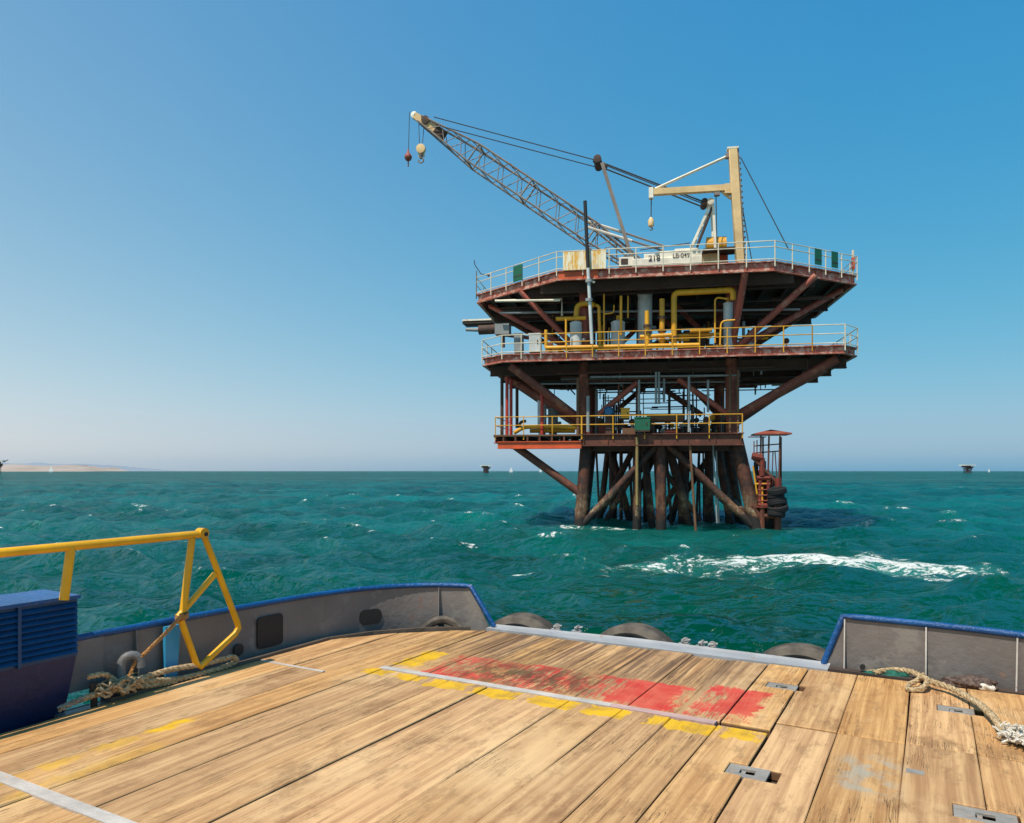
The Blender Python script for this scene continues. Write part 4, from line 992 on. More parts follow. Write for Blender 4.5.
def box_mask(n, x, y, x0, x1, y0, y1, e=.02):
    a = n.math('MULTIPLY', n.ramp(x, x0 - e, x0 + e), n.ramp(x, x1 - e, x1 + e, 1, 0))
    b = n.math('MULTIPLY', n.ramp(y, y0 - e, y0 + e), n.ramp(y, y1 - e, y1 + e, 1, 0))
    return n.math('MULTIPLY', a, b)
def wood():
    n = N('deck_timber'); x, y, z = n.sep(); rnd = n.rand()
    off = n.t.nodes.new('ShaderNodeCombineXYZ'); n.put(off.inputs[0], n.math('MULTIPLY', rnd, 37)); n.put(off.inputs[1], n.math('MULTIPLY', rnd, 91))
    v = n.map((1, 1, 1), off.outputs[0])
    wob = n.noise(1.3, 3, .5, vec=v)
    g1 = n.noise(1.0, 5, .68, vec=n.map((20, .62, 4), vec=v), dist=.55)       # broad grain
    g2 = n.noise(1.0, 4, .72, vec=n.map((105, 1.5, 10), vec=v), dist=.3)       # fine fibres
    g3 = n.noise(1.0, 5, .62, vec=n.map((7, .5, 2), vec=v), dist=1.0)
    c = n.mix(n.ramp(g1, .32, .70), (.43, .22, .088), (.70, .425, .19))
    c = n.mix(n.math('MULTIPLY', n.ramp(g2, .54, .75), .28), c, (.27, .12, .04))
    c = n.mix(n.math('MULTIPLY', n.ramp(g3, .58, .74), .42), c, (.22, .095, .038))
    hsv = n.t.nodes.new('ShaderNodeHueSaturation'); n.put(hsv.inputs['Color'], c); n.put(hsv.inputs['Value'], n.ramp(rnd, 0, 1, .86, 1.09, False)); n.put(hsv.inputs['Saturation'], n.ramp(n.math('FRACT', n.math('MULTIPLY', rnd, 7.3)), 0, 1, .95, 1.08, False)); c = hsv.outputs[0]
    # bleached wear and dark oily stains with a shape of their own
    c = n.mix(n.math('MULTIPLY', n.ramp(n.noise(.8, 5, .65, vec=n.map((1.4, .6, 1))), .5, .68), .6), c, (.72, .485, .25))
    stn = n.noise(1.6, 6, .72, vec=n.map((1.5, .8, 1), (4, 2, 0)))
    c = n.mix(n.math('MULTIPLY', n.ramp(stn, .52, .69), .62), c, (.21, .10, .040))
    dirt = n.noise(3.4, 7, .78, vec=n.map((2.4, .9, 1), (7, 1, 0)))
    c = n.mix(n.math('MULTIPLY', n.ramp(dirt, .51, .63), .42), c, (.23, .125, .055))
    sp = n.noise(9, 5, .7); c = n.mix(n.math('MULTIPLY', n.ramp(sp, .64, .74), .5), c, (.10, .05, .03))
    # dark wet streaks running to the stern roller
    ss = n.noise(1.0, 5, .7, vec=n.map((24, .55, 1), (2, 0, 0)))
    m = n.math('MULTIPLY', n.math('MULTIPLY', n.ramp(y, 4.9, 5.7), n.ramp(ss, .40, .62)), box_mask(n, x, y, -4.1, -1.3, 4.6, 6.6, .25))
    c = n.mix(n.math('MULTIPLY', m, .8), c, (.085, .045, .026))
    # grey paint smudge
    gm = n.math('MULTIPLY', box_mask(n, x, y, -.42, -.16, 4.05, 4.6, .09), n.ramp(n.noise(7, 5, .7), .42, .60)); c = n.mix(n.math('MULTIPLY', gm, .7), c, (.34, .34, .28))
    # cracks
    ck = n.noise(1.0, 3, .5, vec=n.map((34, .9, 4), (11, 0, 0), vec=v), dist=1.5)
    ckm = n.math('MULTIPLY', n.ramp(n.math('ABSOLUTE', n.math('SUBTRACT', ck, .5)), .0, .015, 1, 0), n.ramp(n.noise(1.1, 3, .6, vec=v), .47, .58))
    c = n.mix(n.math('MULTIPLY', ckm, .85), c, (.045, .022, .012))
    # worn paint marks
    wr = n.noise(1.0, 6, .78, vec=n.map((38, 5, 1))); wr2 = n.noise(3.2, 4, .6)
    ex_ = n.math('MULTIPLY', n.math('SUBTRACT', n.noise(9, 4, .6), .5), .22); xx = n.math('ADD', x, ex_); yy = n.math('ADD', y, ex_)
    wear = n.ramp(n.math('ADD', n.math('MULTIPLY', wr, .7), n.math('MULTIPLY', wr2, .3)), .42, .52)
    wearr = n.ramp(n.math('ADD', n.math('MULTIPLY', wr, .65), n.math('MULTIPLY', wr2, .35)), .46, .54)
    red = n.math('MAXIMUM', box_mask(n, xx, yy, -3.55, -1.50, 4.78, 5.40), box_mask(n, xx, yy, -1.42, -1.0, 4.80, 5.56))
    redc = n.mix(n.ramp(n.noise(5, 4, .6), .35, .7), (.56, .040, .028), (.62, .10, .06))
    red_fresh = n.math('MAXIMUM', box_mask(n, xx, yy, -2.0, -1.56, 4.8, 5.38, .03), box_mask(n, xx, yy, -1.28, -1.0, 4.95, 5.55, .03))
    c = n.mix(n.math('MULTIPLY', red, n.math('MAXIMUM', wearr, n.math('MULTIPLY', red_fresh, .9))), c, redc)
    gr = n.math('MULTIPLY', box_mask(n, x, y, -3.3, -2.15, 4.78, 5.38, .25), n.ramp(n.noise(1.0, 6, .75, vec=n.map((9, 4, 1), (5, 5, 0))), .38, .56))
    c = n.mix(n.math('MULTIPLY', gr, .85), c, (.085, .052, .020))
    dsh = None
    for (x0, x1) in ((-3.95, -3.72), (-3.66, -3.40), (-3.31, -2.98), (-2.90, -2.55), (-2.45, -2.10), (-2.02, -1.72), (-1.58, -1.16), (-1.10, -.88)):
        k = box_mask(n, xx, yy, x0, x1, 4.49 if x0 > -3.5 else 4.53, 4.68, .012); dsh = k if dsh is None else n.math('MAXIMUM', dsh, k)
    dsh = n.math('MAXIMUM', dsh, box_mask(n, xx, yy, -3.88, -3.68, 4.86, 5.40, .02))
    for y0, y1, w in ((1.75, 2.12, .05), (2.2, 2.42, .06), (2.5, 2.75, .06), (2.86, 3.12, .045)):
        dsh = n.math('MAXIMUM', dsh, n.math('MULTIPLY', box_mask(n, xx, yy, -4.15 - w, -4.15 + w, y0, y1, .03), .5 if y0 < 2.8 else 1))
    dsh = n.math('MAXIMUM', dsh, n.math('MULTIPLY', box_mask(n, xx, yy, -3.97, -3.87, 1.9, 2.75, .04), .35))
    c = n.mix(n.math('MULTIPLY', dsh, n.ramp(n.math('ADD', n.math('MULTIPLY', wr, .6), n.math('MULTIPLY', wr2, .4)), .34, .48)), c, n.mix(n.ramp(n.noise(6, 4, .6), .4, .7), (.74, .42, .012), (.50, .28, .03)))
    side = n.ramp(z, -.02, -.004, 0, 1); c = n.mix(n.math('SUBTRACT', 1, side), c, (.16, .08, .04))
    h = n.math('ADD', n.math('MULTIPLY', g1, .6), n.math('MULTIPLY', g2, .4)); h = n.math('SUBTRACT', h, n.math('MULTIPLY', ckm, 1.5))
    return n.done(c, n.ramp(g1, .3, .7, .68, .85), 0, n.bump(h, .55, .006, n.bump(n.noise(2.4, 4, .6, vec=v), .35, .02)), .3)
M['wood'] = wood()
M['steelstrip'] = paint('galvanised_strip', (.56, .50, .44), .25, (.34, .22, .14), .5, scale=4, streak=False)
M['redstrip'] = paint('red_stained_strip', (.52, .34, .30), .25, (.40, .12, .10), .5, scale=4, streak=False)
M['sterngrey'] = paint('stern_plate_paint', (.37, .37, .375), .22, (.20, .13, .10), .45, scale=2, streak=False)
M['bulwark'] = paint('bulwark_grey_paint', (.165, .148, .14), .26, (.12, .07, .05), .5, scale=1.8, alt=(.215, .195, .175), altamt=.35)
M['stiff'] = paint('sunlit_stiffener_paint', (.50, .46, .42), .2, (.2, .12, .08), .5, scale=2)  # paler than the plating: sunlit edges put into the colour
M['cap'] = paint('blue_cap_paint', (.003, .075, .25), .14, (.30, .28, .28), .30, scale=3, streak=False, bump=.6)
M['housing'] = paint('blue_housing_paint', (.002, .052, .16), .12, (.02, .02, .05), .4, scale=2)
M['skyplate'] = paint('light_blue_paint', (.03, .26, .46), .12, (.15, .10, .08), .45)
M['hull'] = paint('hull_blue_paint', (.01, .05, .16), .2, (.1, .05, .04), .5)
M['railyellow'] = paint('bright_yellow_paint', (.88, .43, .004), .04, (.35, .14, .02), .34, scale=2.5, bump=.1)
M['lash'] = paint('lashing_plate_steel', (.30, .275, .24), .45, (.22, .15, .10), .55, scale=6, streak=False)

hull_poly = [(-5.3, -7), (-5.3, 4.4), (-5.2, 5.3), (-4.95, 5.9), (-4.5, 6.35), (-3.95, 6.60), (-.7, 6.66), (.7, 6.60), (1.4, 6.2), (1.8, 5.4), (1.9, 4.0), (1.9, -7)]
MB().prism(hull_poly, -3.2, -.10).build('hull', M['hull'], boat)
deckp = part('deck', boat, 'worn timber deck of wide planks laid fore and aft')
MB().prism([(x * .995, y) for x, y in hull_poly], -.10, -.075).build('deck_plate', M['darkplate'], deckp)

rg = random.Random(21)
def plank(poly, name='plank', dz=None):
    bm = bmesh.new(); pts = []
    m = len(poly)
    for i in range(m):
        a = Vector(poly[i]); b = Vector(poly[(i + 1) % m]); pts.append(a)
        L = (b - a).length; k = min(4, int(L / .55))
        for q in range(1, k + 1):
            p = a + (b - a) * (q / (k + 1)); t = (b - a).normalized(); pts.append(p + Vector((-t.y, t.x)) * rg.uniform(-.0045, .0045))
    dz = rg.uniform(-.004, .004) if dz is None else dz
    tz = rg.uniform(-.002, .002)
    vs = [bm.verts.new((p.x, p.y, -.055)) for p in pts]
    f = bm.faces.new(vs)
    if f.normal.z > 0 or True: f.normal_update()
    r = bmesh.ops.extrude_face_region(bm, geom=[f]); top = [v for v in r['geom'] if isinstance(v, bmesh.types.BMVert)]
    for v in top: v.co.z = dz + tz * math.sin(v.co.y * 2)
    te = [e for e in r['geom'] if isinstance(e, bmesh.types.BMEdge)]
    bmesh.ops.recalc_face_normals(bm, faces=bm.faces)
    bmesh.ops.bevel(bm, geom=te, offset=.005, segments=1, affect='EDGES', clamp_overlap=True)
    me = bpy.data.meshes.new(name); bm.to_mesh(me); bm.free(); me.materials.append(M['wood'])
    return link(name, me, deckp)
G = .004
def aend(b):                     # aft end of the timber on the rounded quarter
    k = [(-5.0, 5.2), (-4.75, 5.62), (-4.4, 6.02), (-4.0, 6.28), (-3.7, 6.37), (-1.0, 6.38), (1.5, 6.40)]
    for (x0, y0), (x1, y1) in zip(k, k[1:]):
        if b <= x1: return y0 + (y1 - y0) * max(0, (b - x0)) / (x1 - x0)
    return k[-1][1]
sock = [(-.94, 5.79), (-.825, 4.055), (.172, 5.79), (.225, 4.075)]; SW, SH = .135, .082
def rect(x0, x1, y0, y1):
    P = [(x0, y0)]
    # notches for the lashing sockets on either long side
    R_ = []; L_ = []
    for sx, sy in sock:
        if y0 < sy < y1:
            if sx - SW < x1 - .02 and sx + SW > x1 - .02 and sx - SW > x0: R_.append((sx, sy))
            if sx + SW > x0 + .02 and sx - SW < x0 + .02: L_.append((sx, sy))
    for sx, sy in sorted(R_, key=lambda q: q[1]):
        pass
    P = [(x0, y0), (x1, y0)]
    for sx, sy in sorted(R_, key=lambda q: q[1]): P += [(x1, sy - SH), (sx - SW, sy - SH), (sx - SW, sy + SH), (x1, sy + SH)]
    P += [(x1, y1[1]) if isinstance(y1, tuple) else (x1, y1), (x0, y1)]
    for sx, sy in sorted(L_, key=lambda q: -q[1]): P += [(x0, sy + SH), (sx + SW, sy + SH), (sx + SW, sy - SH), (x0, sy - SH)]
    return P
cols = [-4.95, -4.58, -4.2, -3.86, -3.47, -3.2, -2.86, -2.56, -2.19, -1.80, -1.47, -1.17, -.86, -.50, -.13, .23, .60, .98, 1.4, 1.75]
gaps = [rg.choice([.002, .003, .0045, .006]) for _ in cols]
for i in range(len(cols) - 1):
    x0, x1 = cols[i] + gaps[i], cols[i + 1] - gaps[i + 1]; xm = (x0 + x1) / 2
    j = lambda s=.03: rg.uniform(-s, s)
    if xm > -.86:
        rows = [(-2.2, .6 + j(.4)), (None, 2.1 + j(.4)) if False else (None, 4.915), (4.93, None)]
        segs = [(-2.2, .6 + j(.3)), (None, 4.915 + j(.006)), (4.93 + j(.004), aend(xm) + j(.012))]
    elif xm > -3.86:
        if xm < -3.05: segs = [(-2.2, 2.012), (2.088, 4.69), (4.775, aend(xm) + j())]
        else: segs = [(-2.2, 1.2 + j(.8)), (None, 4.69 + j(.003)), (4.775, aend(xm) + j())]
    else:
        if xm < -4.25: segs = [(-2.2, 2.012), (2.088, 4.385), (4.42, None)]
        else: segs = [(-2.2, 2.012), (2.088, None)]
    prev = None
    for a, b in segs:
        a = prev + .006 if a is None else a
        if b is None:
            e0, e1 = aend(x0), aend(x1); P = [(x0, a), (x1, a), (x1, e1), (x0, e0)]
        else: P = rect(x0, x1, a, b)
        plank(P); prev = b
# long splits that read as extra seams on the left planks are slim fillets
def strip(x0, x1, y, w, m='steelstrip', name='steel_strip', z0=-.05, z1=.004):
    k = max(1, int(abs(x1 - x0) / .9)); mb = MB()
    mb.prism([(x0, y - w / 2), (x1, y - w / 2), (x1, y + w / 2), (x0, y + w / 2)], z0, z1); o = mb.build(name, M[m], deckp); return o
strip(-3.90, -1.90, 4.733, .072, 'steelstrip'); strip(-1.898, -1.19, 4.733, .070, 'redstrip')
strip(-4.93, -3.06, 2.05, .072, 'steelstrip'); strip(-4.93, -4.22, 4.403, .03, 'steelstrip', z1=.001)
# stern plate over the roller and its rusty lower lip
mb = MB(); mb.prism([(-3.93, 6.415), (-3.2, 6.42), (-.72, 6.42), (-.72, 6.60), (-2.4, 6.66), (-3.93, 6.56)], -.08, .006); mb.build('stern_plate', M['sterngrey'], boat)
MB().path([(-3.93, 6.56, -.01), (-2.4, 6.67, -.01), (-.72, 6.61, -.01)], .03, 8).build('stern_lip', M['sterngrey'], boat)
MB().beam((-.72, 6.50, -.02), (1.4, 6.44, -.02), .09, .05).build('deck_margin', M['darkplate'], boat)
# lashing sockets let into the timber
for i, (sx, sy) in enumerate(sock):
    s = part('lashing_socket', boat)
    zt = -.016
    MB().box((sx, sy, zt - .05), (SW * 2 - .004, SH * 2 - .004, .008)).build('socket_floor', M['darkplate'], s)
    x0 = sx - SW + .004; x1 = sx + SW - (.055 if i != 3 else .012); xc = (x0 + x1) / 2; w = x1 - x0
    mb = MB(); hw, hh = .040, .030; t = .012
    for (cx_, cy_, ww, hh_) in ((xc, sy + (SH + hh) / 2, w, SH - hh - .004), (xc, sy - (SH + hh) / 2, w, SH - hh - .004), ((x0 + xc - hw) / 2, sy, xc - hw - x0, hh * 2), ((x1 + xc + hw) / 2, sy, x1 - xc - hw, hh * 2)):
        mb.box((cx_, cy_, zt + .004), (ww, hh_, t))
    mb.build('plate', M['lash'], s)
    MB().box((xc - .022, sy, zt - .003), (.022, .05, .012)).build('bar', M['lash'], s)
o = MB().box((-.072, 4.47, .001), (.085, .06, .010)).build('cover_plate', M['lash'], boat)

# bulwarks: thin plating following the deck edge, blue cap, stiffeners
def bulwark(path, hs_, label, e0=0, e1=0, stiff=(), sm='stiff'):
    g = part('bulwark', boat, label); n_ = len(path)
    P = [Vector(p + (0,)) for p in path]
    T = [(P[min(i + 1, n_ - 1)] - P[max(i - 1, 0)]).normalized() for i in range(n_)]; Nn = [Vector((-t.y, t.x, 0)) for t in T]
    cm = [0]
    for i in range(1, n_): cm.append(cm[-1] + (P[i] - P[i - 1]).length)
    def at_(s):
        s = max(0, min(cm[-1], s)); k = next((i for i in range(n_ - 1) if cm[i + 1] >= s), n_ - 2); return P[k].lerp(P[k + 1], (s - cm[k]) / (cm[k + 1] - cm[k]))
    tops = [at_(e0 + cm[i] / cm[-1] * (cm[-1] - e0 + e1)) + Vector((0, 0, hs_[i])) for i in range(n_)]
    vs = []; fs = []
    for i in range(n_):
        vs += [P[i] - Vector((0, 0, .12)), tops[i], tops[i] + Nn[i] * .016, P[i] + Nn[i] * .016 - Vector((0, 0, .12))]
    for i in range(n_ - 1):
        for k in range(4): fs.append((i * 4 + k, i * 4 + (k + 1) % 4, i * 4 + 4 + (k + 1) % 4, i * 4 + 4 + k))
    fs += [(0, 1, 2, 3), tuple((n_ - 1) * 4 + k for k in (3, 2, 1, 0))]
    MB().add(vs, fs, False).build('plating', M['bulwark'], g)
    cp = [t + Vector((0, 0, .0)) for t in tops]
    if e1: cp = cp + [P[-1] + Vector((0, 0, .01)) + T[-1] * .0]
    if e0: cp = [P[0] + Vector((0, 0, .01))] + cp
    MB().path(cp, .026, 10).build('cap_rail', M['cap'], g)
    cum = [0]
    for i in range(1, n_): cum.append(cum[-1] + (P[i] - P[i - 1]).length)
    for s in stiff:
        k = next((i for i in range(n_ - 1) if cum[i + 1] >= s), n_ - 2); w = (s - cum[k]) / (cum[k + 1] - cum[k])
        p = P[k].lerp(P[k + 1], w); nn = Nn[k].lerp(Nn[k + 1], w); h = hs_[k] * (1 - w) + hs_[k + 1] * w; t = T[k]
        q = [p - nn * .10, p - nn * .0, p - nn * .0 + Vector((0, 0, h - .02)), p - nn * .025 + Vector((0, 0, h - .02))]
        q[0] = p - nn * .085 - Vector((0, 0, .06)); q[1] = p - Vector((0, 0, .06))
        MB().add([v - t * .005 for v in q] + [v + t * .005 for v in q], [(0, 1, 2, 3), (7, 6, 5, 4), (0, 4, 5, 1), (1, 5, 6, 2), (2, 6, 7, 3), (3, 7, 4, 0)]).build('stiffener', M[sm], g)
    return g, P, Nn, cum
def smooth(pts, k=5):
    out = []
    for i in range(len(pts) - 1):
        p0 = Vector(pts[max(0, i - 1)]); p1 = Vector(pts[i]); p2 = Vector(pts[i + 1]); p3 = Vector(pts[min(len(pts) - 1, i + 2)])
        for q in range(k):
            t = q / k; out.append(tuple(.5 * ((2 * p1) + (p2 - p0) * t + (2 * p0 - 5 * p1 + 4 * p2 - p3) * t * t + (3 * p1 - p0 - 3 * p2 + p3) * t ** 3)))
    out.append(tuple(pts[-1])); return out
pp = smooth([(-5.1, 3.12), (-5.1, 3.8), (-5.09, 4.5), (-5.05, 5.1), (-4.93, 5.65), (-4.66, 6.12), (-4.3, 6.38), (-3.88, 6.49)])
lb, lP, lN, lc = bulwark(pp, [.452 - .04 * i / (len(pp) - 1) for i in range(len(pp))], 'curved grey port bulwark with a dark freeing port', e1=-.26, stiff=(.25, 3.38), sm='bulwark')
# the short upper piece joining the bulwark to the blue housing, over a gap
MB().box((-5.092, 3.0, .27), (.016, .26, .36)).build('plating', M['bulwark'], lb); MB().tube((-5.1, 2.8, .452), (-5.1, 3.13, .452), .026, 10).build('cap_rail', M['cap'], lb)
sp_ = smooth([(-.77, 6.60), (-.2, 6.60), (.4, 6.56), (.95, 6.4), (1.4, 6.05), (1.68, 5.4), (1.75, 4.4)])
bulwark(sp_, [.415 - .035 * i / (len(sp_) - 1) for i in range(len(sp_))], 'grey starboard quarter bulwark with light stiffeners', e0=.15, stiff=(.16, .74, 1.33, 1.9, 2.5))
# stiffened end plates
# freeing port and small hole: black plates stand in for the openings' shade
def wall_pt(px, py, h): return None
def rounded(w, h, r=.04, n=4):
    out = []
    for cx_, cy_, a0 in ((w / 2 - r, h / 2 - r, 0), (-w / 2 + r, h / 2 - r, 90), (-w / 2 + r, -h / 2 + r, 180), (w / 2 - r, -h / 2 + r, 270)):
        for k in range(n + 1): a = R(a0 + 90 * k / n); out.append((cx_ + r * math.cos(a), cy_ + r * math.sin(a)))
    return out
def on_side(name, y, z, w, h, m, x=-5.075, th=.006, r=.04):
    poly = rounded(w, h, r); mb = MB(); k = len(poly)
    mb.add([(x - th, y + a, z + b) for a, b in poly] + [(x + th, y + a, z + b) for a, b in poly], [tuple(range(k)), tuple(range(2 * k - 1, k - 1, -1))] + [(i, (i + 1) % k, k + (i + 1) % k, k + i) for i in range(k)])
    return mb.build(name, M[m], lb)
c = DB(270.5, 631, -5.07); on_side('port_shade_plate', c.y, c.z, .29, .275, 'black')
c = DB(239, 650, -5.07); on_side('drain_hole', c.y, c.z, .10, .10, 'black', r=.045)
kk = min(range(len(lP)), key=lambda i: abs(lc[i] - 2.62)); tt = (lP[kk + 1] - lP[kk]).normalized(); nn = -lN[kk]; cc = lP[kk] + Vector((0, 0, .14))
pl_ = rounded(.24, .15, .06); mb = MB(); k_ = len(pl_)
mb.add([cc + tt * a_ + Vector((0, 0, b_)) + nn * s_ for s_ in (.0, .012) for a_, b_ in pl_], [tuple(range(k_)), tuple(range(2 * k_ - 1, k_ - 1, -1))] + [(i, (i + 1) % k_, k_ + (i + 1) % k_, k_ + i) for i in range(k_)]); mb.build('port_shade_plate', M['black'], lb)  # black plate drawn in as the shade of a recess on the quarter
# low inner shelf where the quarter rounds
M['shelf'] = paint('grimy_brown_edge', (.10, .075, .055), .3, (.05, .03, .02), .7, scale=3)
ed = [(-4.965, 3.1), (-4.965, 5.25), (-4.78, 5.66), (-4.44, 6.06), (-4.05, 6.31)]
mb = MB()
for a, b in zip(ed, ed[1:]): mb.beam((a[0], a[1], -.02), (b[0], b[1], -.02), .035, .09)
mb.build('deck_margin', M['shelf'], boat)
MB().box((-5.03, 3.6, -.04), (.14, 1.6, .02)).build('scupper_plate', M['bulwark'], boat)

# light blue stanchion plate, rusty bollard, goose neck vent pipe
c = DB(172, 650, -5.03); ys = c.y
MB().add([(-5.06, ys - .055, -.05), (-5.06, ys + .04, -.05), (-5.06, ys + .075, .42), (-5.06, ys - .055, .42), (-5.03, ys - .055, -.05), (-5.03, ys + .04, -.05), (-5.03, ys + .075, .42), (-5.03, ys - .055, .42)],
         [(0, 1, 2, 3), (7, 6, 5, 4), (0, 4, 5, 1), (1, 5, 6, 2), (2, 6, 7, 3), (3, 7, 4, 0)]).build('stanchion', M['skyplate'], boat)
c = DB(94, 672, -5.0); MB().lathe((c.x, c.y, -.05), [(.022, 0), (.022, .12), (.03, .13), (.03, .18), (.022, .2)], 14).build('rusty_bollard', M['dark'], boat)
c = DB(124, 680, -5.0); yv = c.y
pv = [(-5.0, yv - .02, -.03), (-5.0, yv - .02, .20)] + [(-5.0 + .045 * (1 - math.cos(t)) * .6, yv - .02 + .055 * (1 - math.cos(t)), .22 + .065 * math.sin(t)) for t in [math.pi * k / 8 for k in range(9)]] + [(-4.946, yv + .09, .19)]
MB().path(pv, .031, 14).build('vent_pipe', M['vent'], boat); MB().lathe(pv[-1], [(.05, -.02), (.05, .02)], 14).build('vent_collar', M['grey'], boat) if False else None
# blue louvred housing hung on the port side
hg = part('vent_housing', boat, 'dark blue louvred housing at the port rail')
HX, HY1, HY0, HT = -5.0, 2.895, .9, .745
za = .36
mb = MB()
# upper box, then a lower part drawn in toward the hull and forward
mb.add([(HX, HY0, za), (HX, HY1, za), (HX, HY1, HT), (HX, HY0, HT), (HX - .42, HY0, za), (HX - .42, HY1, za), (HX - .42, HY1, HT), (HX - .42, HY0, HT)], [(0, 1, 2, 3), (7, 6, 5, 4), (0, 4, 5, 1), (1, 5, 6, 2), (2, 6, 7, 3), (3, 7, 4, 0)])
mb.build('casing', M['housing'], hg)
mb = MB(); mb.add([(HX - .11, HY0, -.06), (HX - .11, HY1 - .03, -.06), (HX - .004, HY1 - .004, za + .002), (HX - .004, HY0, za + .002), (HX - .40, HY0, -.06), (HX - .40, HY1 - .03, -.06), (HX - .41, HY1 - .004, za + .002), (HX - .41, HY0, za + .002)], [(0, 1, 2, 3), (7, 6, 5, 4), (0, 4, 5, 1), (1, 5, 6, 2), (2, 6, 7, 3), (3, 7, 4, 0)])
M['housinglow'] = paint('purple_blue_paint', (.018, .024, .085), .25, (.07, .045, .07), .55, scale=2)  # skirt darker and more purple than the casing
mb.build('skirt', M['housinglow'], hg)
MB().box((HX - .2, (HY0 + HY1) / 2, HT + .012), (.46, HY1 - HY0 + .012, .024)).build('lid', M['cap'], hg)
NL = 9
for y0_, y1_ in ((HY0, 2.51), (2.53, HY1 - .01)):
    for k in range(NL):
        z0 = za + .02 + (HT - za - .04) * k / NL; dz_ = (HT - za - .04) / NL
        MB().add([(HX + .002, y0_, z0 + dz_ * .95), (HX + .002, y1_, z0 + dz_ * .95), (HX + .028, y1_, z0 + dz_ * .18), (HX + .028, y0_, z0 + dz_ * .18), (HX + .002, y0_, z0 + dz_ * .1), (HX + .002, y1_, z0 + dz_ * .1)],
                 [(0, 1, 2, 3), (3, 2, 5, 4), (1, 5, 2), (0, 3, 4)]).build('louver', M['housing'], hg)
MB().box((HX + .012, 2.52, (za + HT) / 2), (.03, .02, HT - za)).build('divider', M['housing'], hg)

# yellow tubular rail, in the plane of the port side
yr = part('railing', boat, 'bright yellow tubular rail with an angular loop at its end')
YX = -4.955
P_ = lambda px, py: DB(px, py, YX)
rr = .030
top_end = P_(201, 534); left_pt = P_(0, 553); dirn = (left_pt - top_end).normalized()
far_end = top_end + dirn * 3.2
MB().tube(top_end, far_end, rr, 14).build('top_tube', M['railyellow'], yr)
MB().path([P_(203, 533), P_(237.5, 623), P_(238.5, 628), P_(235, 634), P_(200, 667), P_(196, 663), P_(181, 620)], .025, 12).build('loop_tube', M['railyellow'], yr)
MB().tube(P_(202, 533) + Vector((-.035, 0, 0)), P_(202, 533) + Vector((.035, 0, 0)), .04, 16).build('joint', M['railyellow'], yr)
MB().tube(P_(203, 534) + Vector((.03, 0, 0)), P_(203, 534) + Vector((.042, 0, 0)), .016, 10).build('bolt', M['black'], yr)
MB().tube(P_(192, 538), P_(183, 612), .027, 12).build('post', M['railyellow'], yr)
MB().tube(P_(215, 574), P_(178, 617), .024, 12).build('brace', M['railyellow'], yr)
MB().lathe(P_(182, 616), [(.04, -.025), (.04, .025)], 12).build('clamp', M['black'], yr)
MB().tube(P_(71, 546), P_(64, 600), .030, 12).build('post', M['railyellow'], yr)
q = P_(71, 546) + dirn * 1.2; MB().tube(q, q - Vector((0, 0, 1.0)), .030, 12).build('post', M['railyellow'], yr)

# eye bolts with shackles on the stern plate
def shackle(px, py, tilt):
    c = DK(px, py); s = part('shackle', boat)
    MB().box(c + Vector((0, 0, .008)), (.10, .05, .014)).build('pad', M['sterngrey'], s)
    MB().path([c + Vector((.022 * math.cos(t), .01, .02 + .028 * math.sin(t))) for t in [math.pi * k / 7 for k in range(8)]], .011, 8).build('eye', M['sterngrey'], s)
    cc = c + Vector((.015, 0, .042)); a = R(tilt)
    MB().path([cc + Vector((.026 * math.cos(t) * math.cos(a), .026 * math.cos(t) * math.sin(a), .026 * math.sin(t) * .8)) for t in [6.28 * k / 12 for k in range(12)]], .010, 8, True).build('ring', M['lash'], s)
    MB().tube(cc + Vector((-.036, -.015, .0)), cc + Vector((.04, .015, .008)), .010, 8).build('pin', M['sterngrey'], s)
for px, py, t in ((556, 630.5, 20), (577, 632.0, 70), (684, 645, 30), (701, 647.5, 80), (711, 649, 10)): shackle(px, py, t)

# tyre fenders hung over the stern
M_ = None
def fibre(name, c0, c1, rough=.9):
    n = N(name); f = n.noise(40, 4, .7); return n.done(n.mix(n.ramp(f, .35, .65), c0, c1), rough, 0, n.bump(n.noise(160, 3), .5, .004), .2)
M['rope'] = fibre('tan_rope', (.30, .20, .10), (.55, .42, .25)); M['ropegrey'] = fibre('grey_brown_rope', (.20, .15, .10), (.42, .34, .24)); M['ropetan'] = fibre('weathered_tan_rope', (.33, .22, .11), (.58, .43, .25)); M['ropewhite'] = fibre('frayed_white_fibre', (.50, .44, .34), (.74, .70, .62)); M['ropebrown'] = fibre('brown_lashing', (.30, .13, .04), (.52, .27, .10))
vs, fs = tyre_mesh(.52, .26, n=48, k=.70); tfe = None
for (b_, dy, tz, lab) in ((-3.68, 6.76, -.40, 'grey tyre fender on the stern beside the left blue bulwark end'), (-2.50, 6.84, -.405, 'grey tyre fender at the middle of the stern plate'), (-.98, 6.84, -.43, 'grey tyre fender beside the right blue bulwark end')):
    if tfe is None: o = MB().add(vs, fs, True).build('tyre', M['rubber']); tfe = o.data
    else: o = link('tyre', tfe)
    o.location = WB @ Vector((b_, dy, tz)); o.rotation_euler = (R(90 + rg.uniform(-4, 4)), 0, -BR + R(rg.uniform(-4, 4)))
    tag(o, lab, 'tyre', 'tyre fenders hung over the stern')
# tyre lying inside the rounded quarter
o = link('tyre', tfe); o.location = WB @ Vector((-4.30, 6.17, -.13)); o.rotation_euler = (R(72), 0, -BR + R(32)); o.scale = (.50, .50, .50)
tag(o, 'worn grey tyre tucked inside the left bulwark corner', 'tyre')

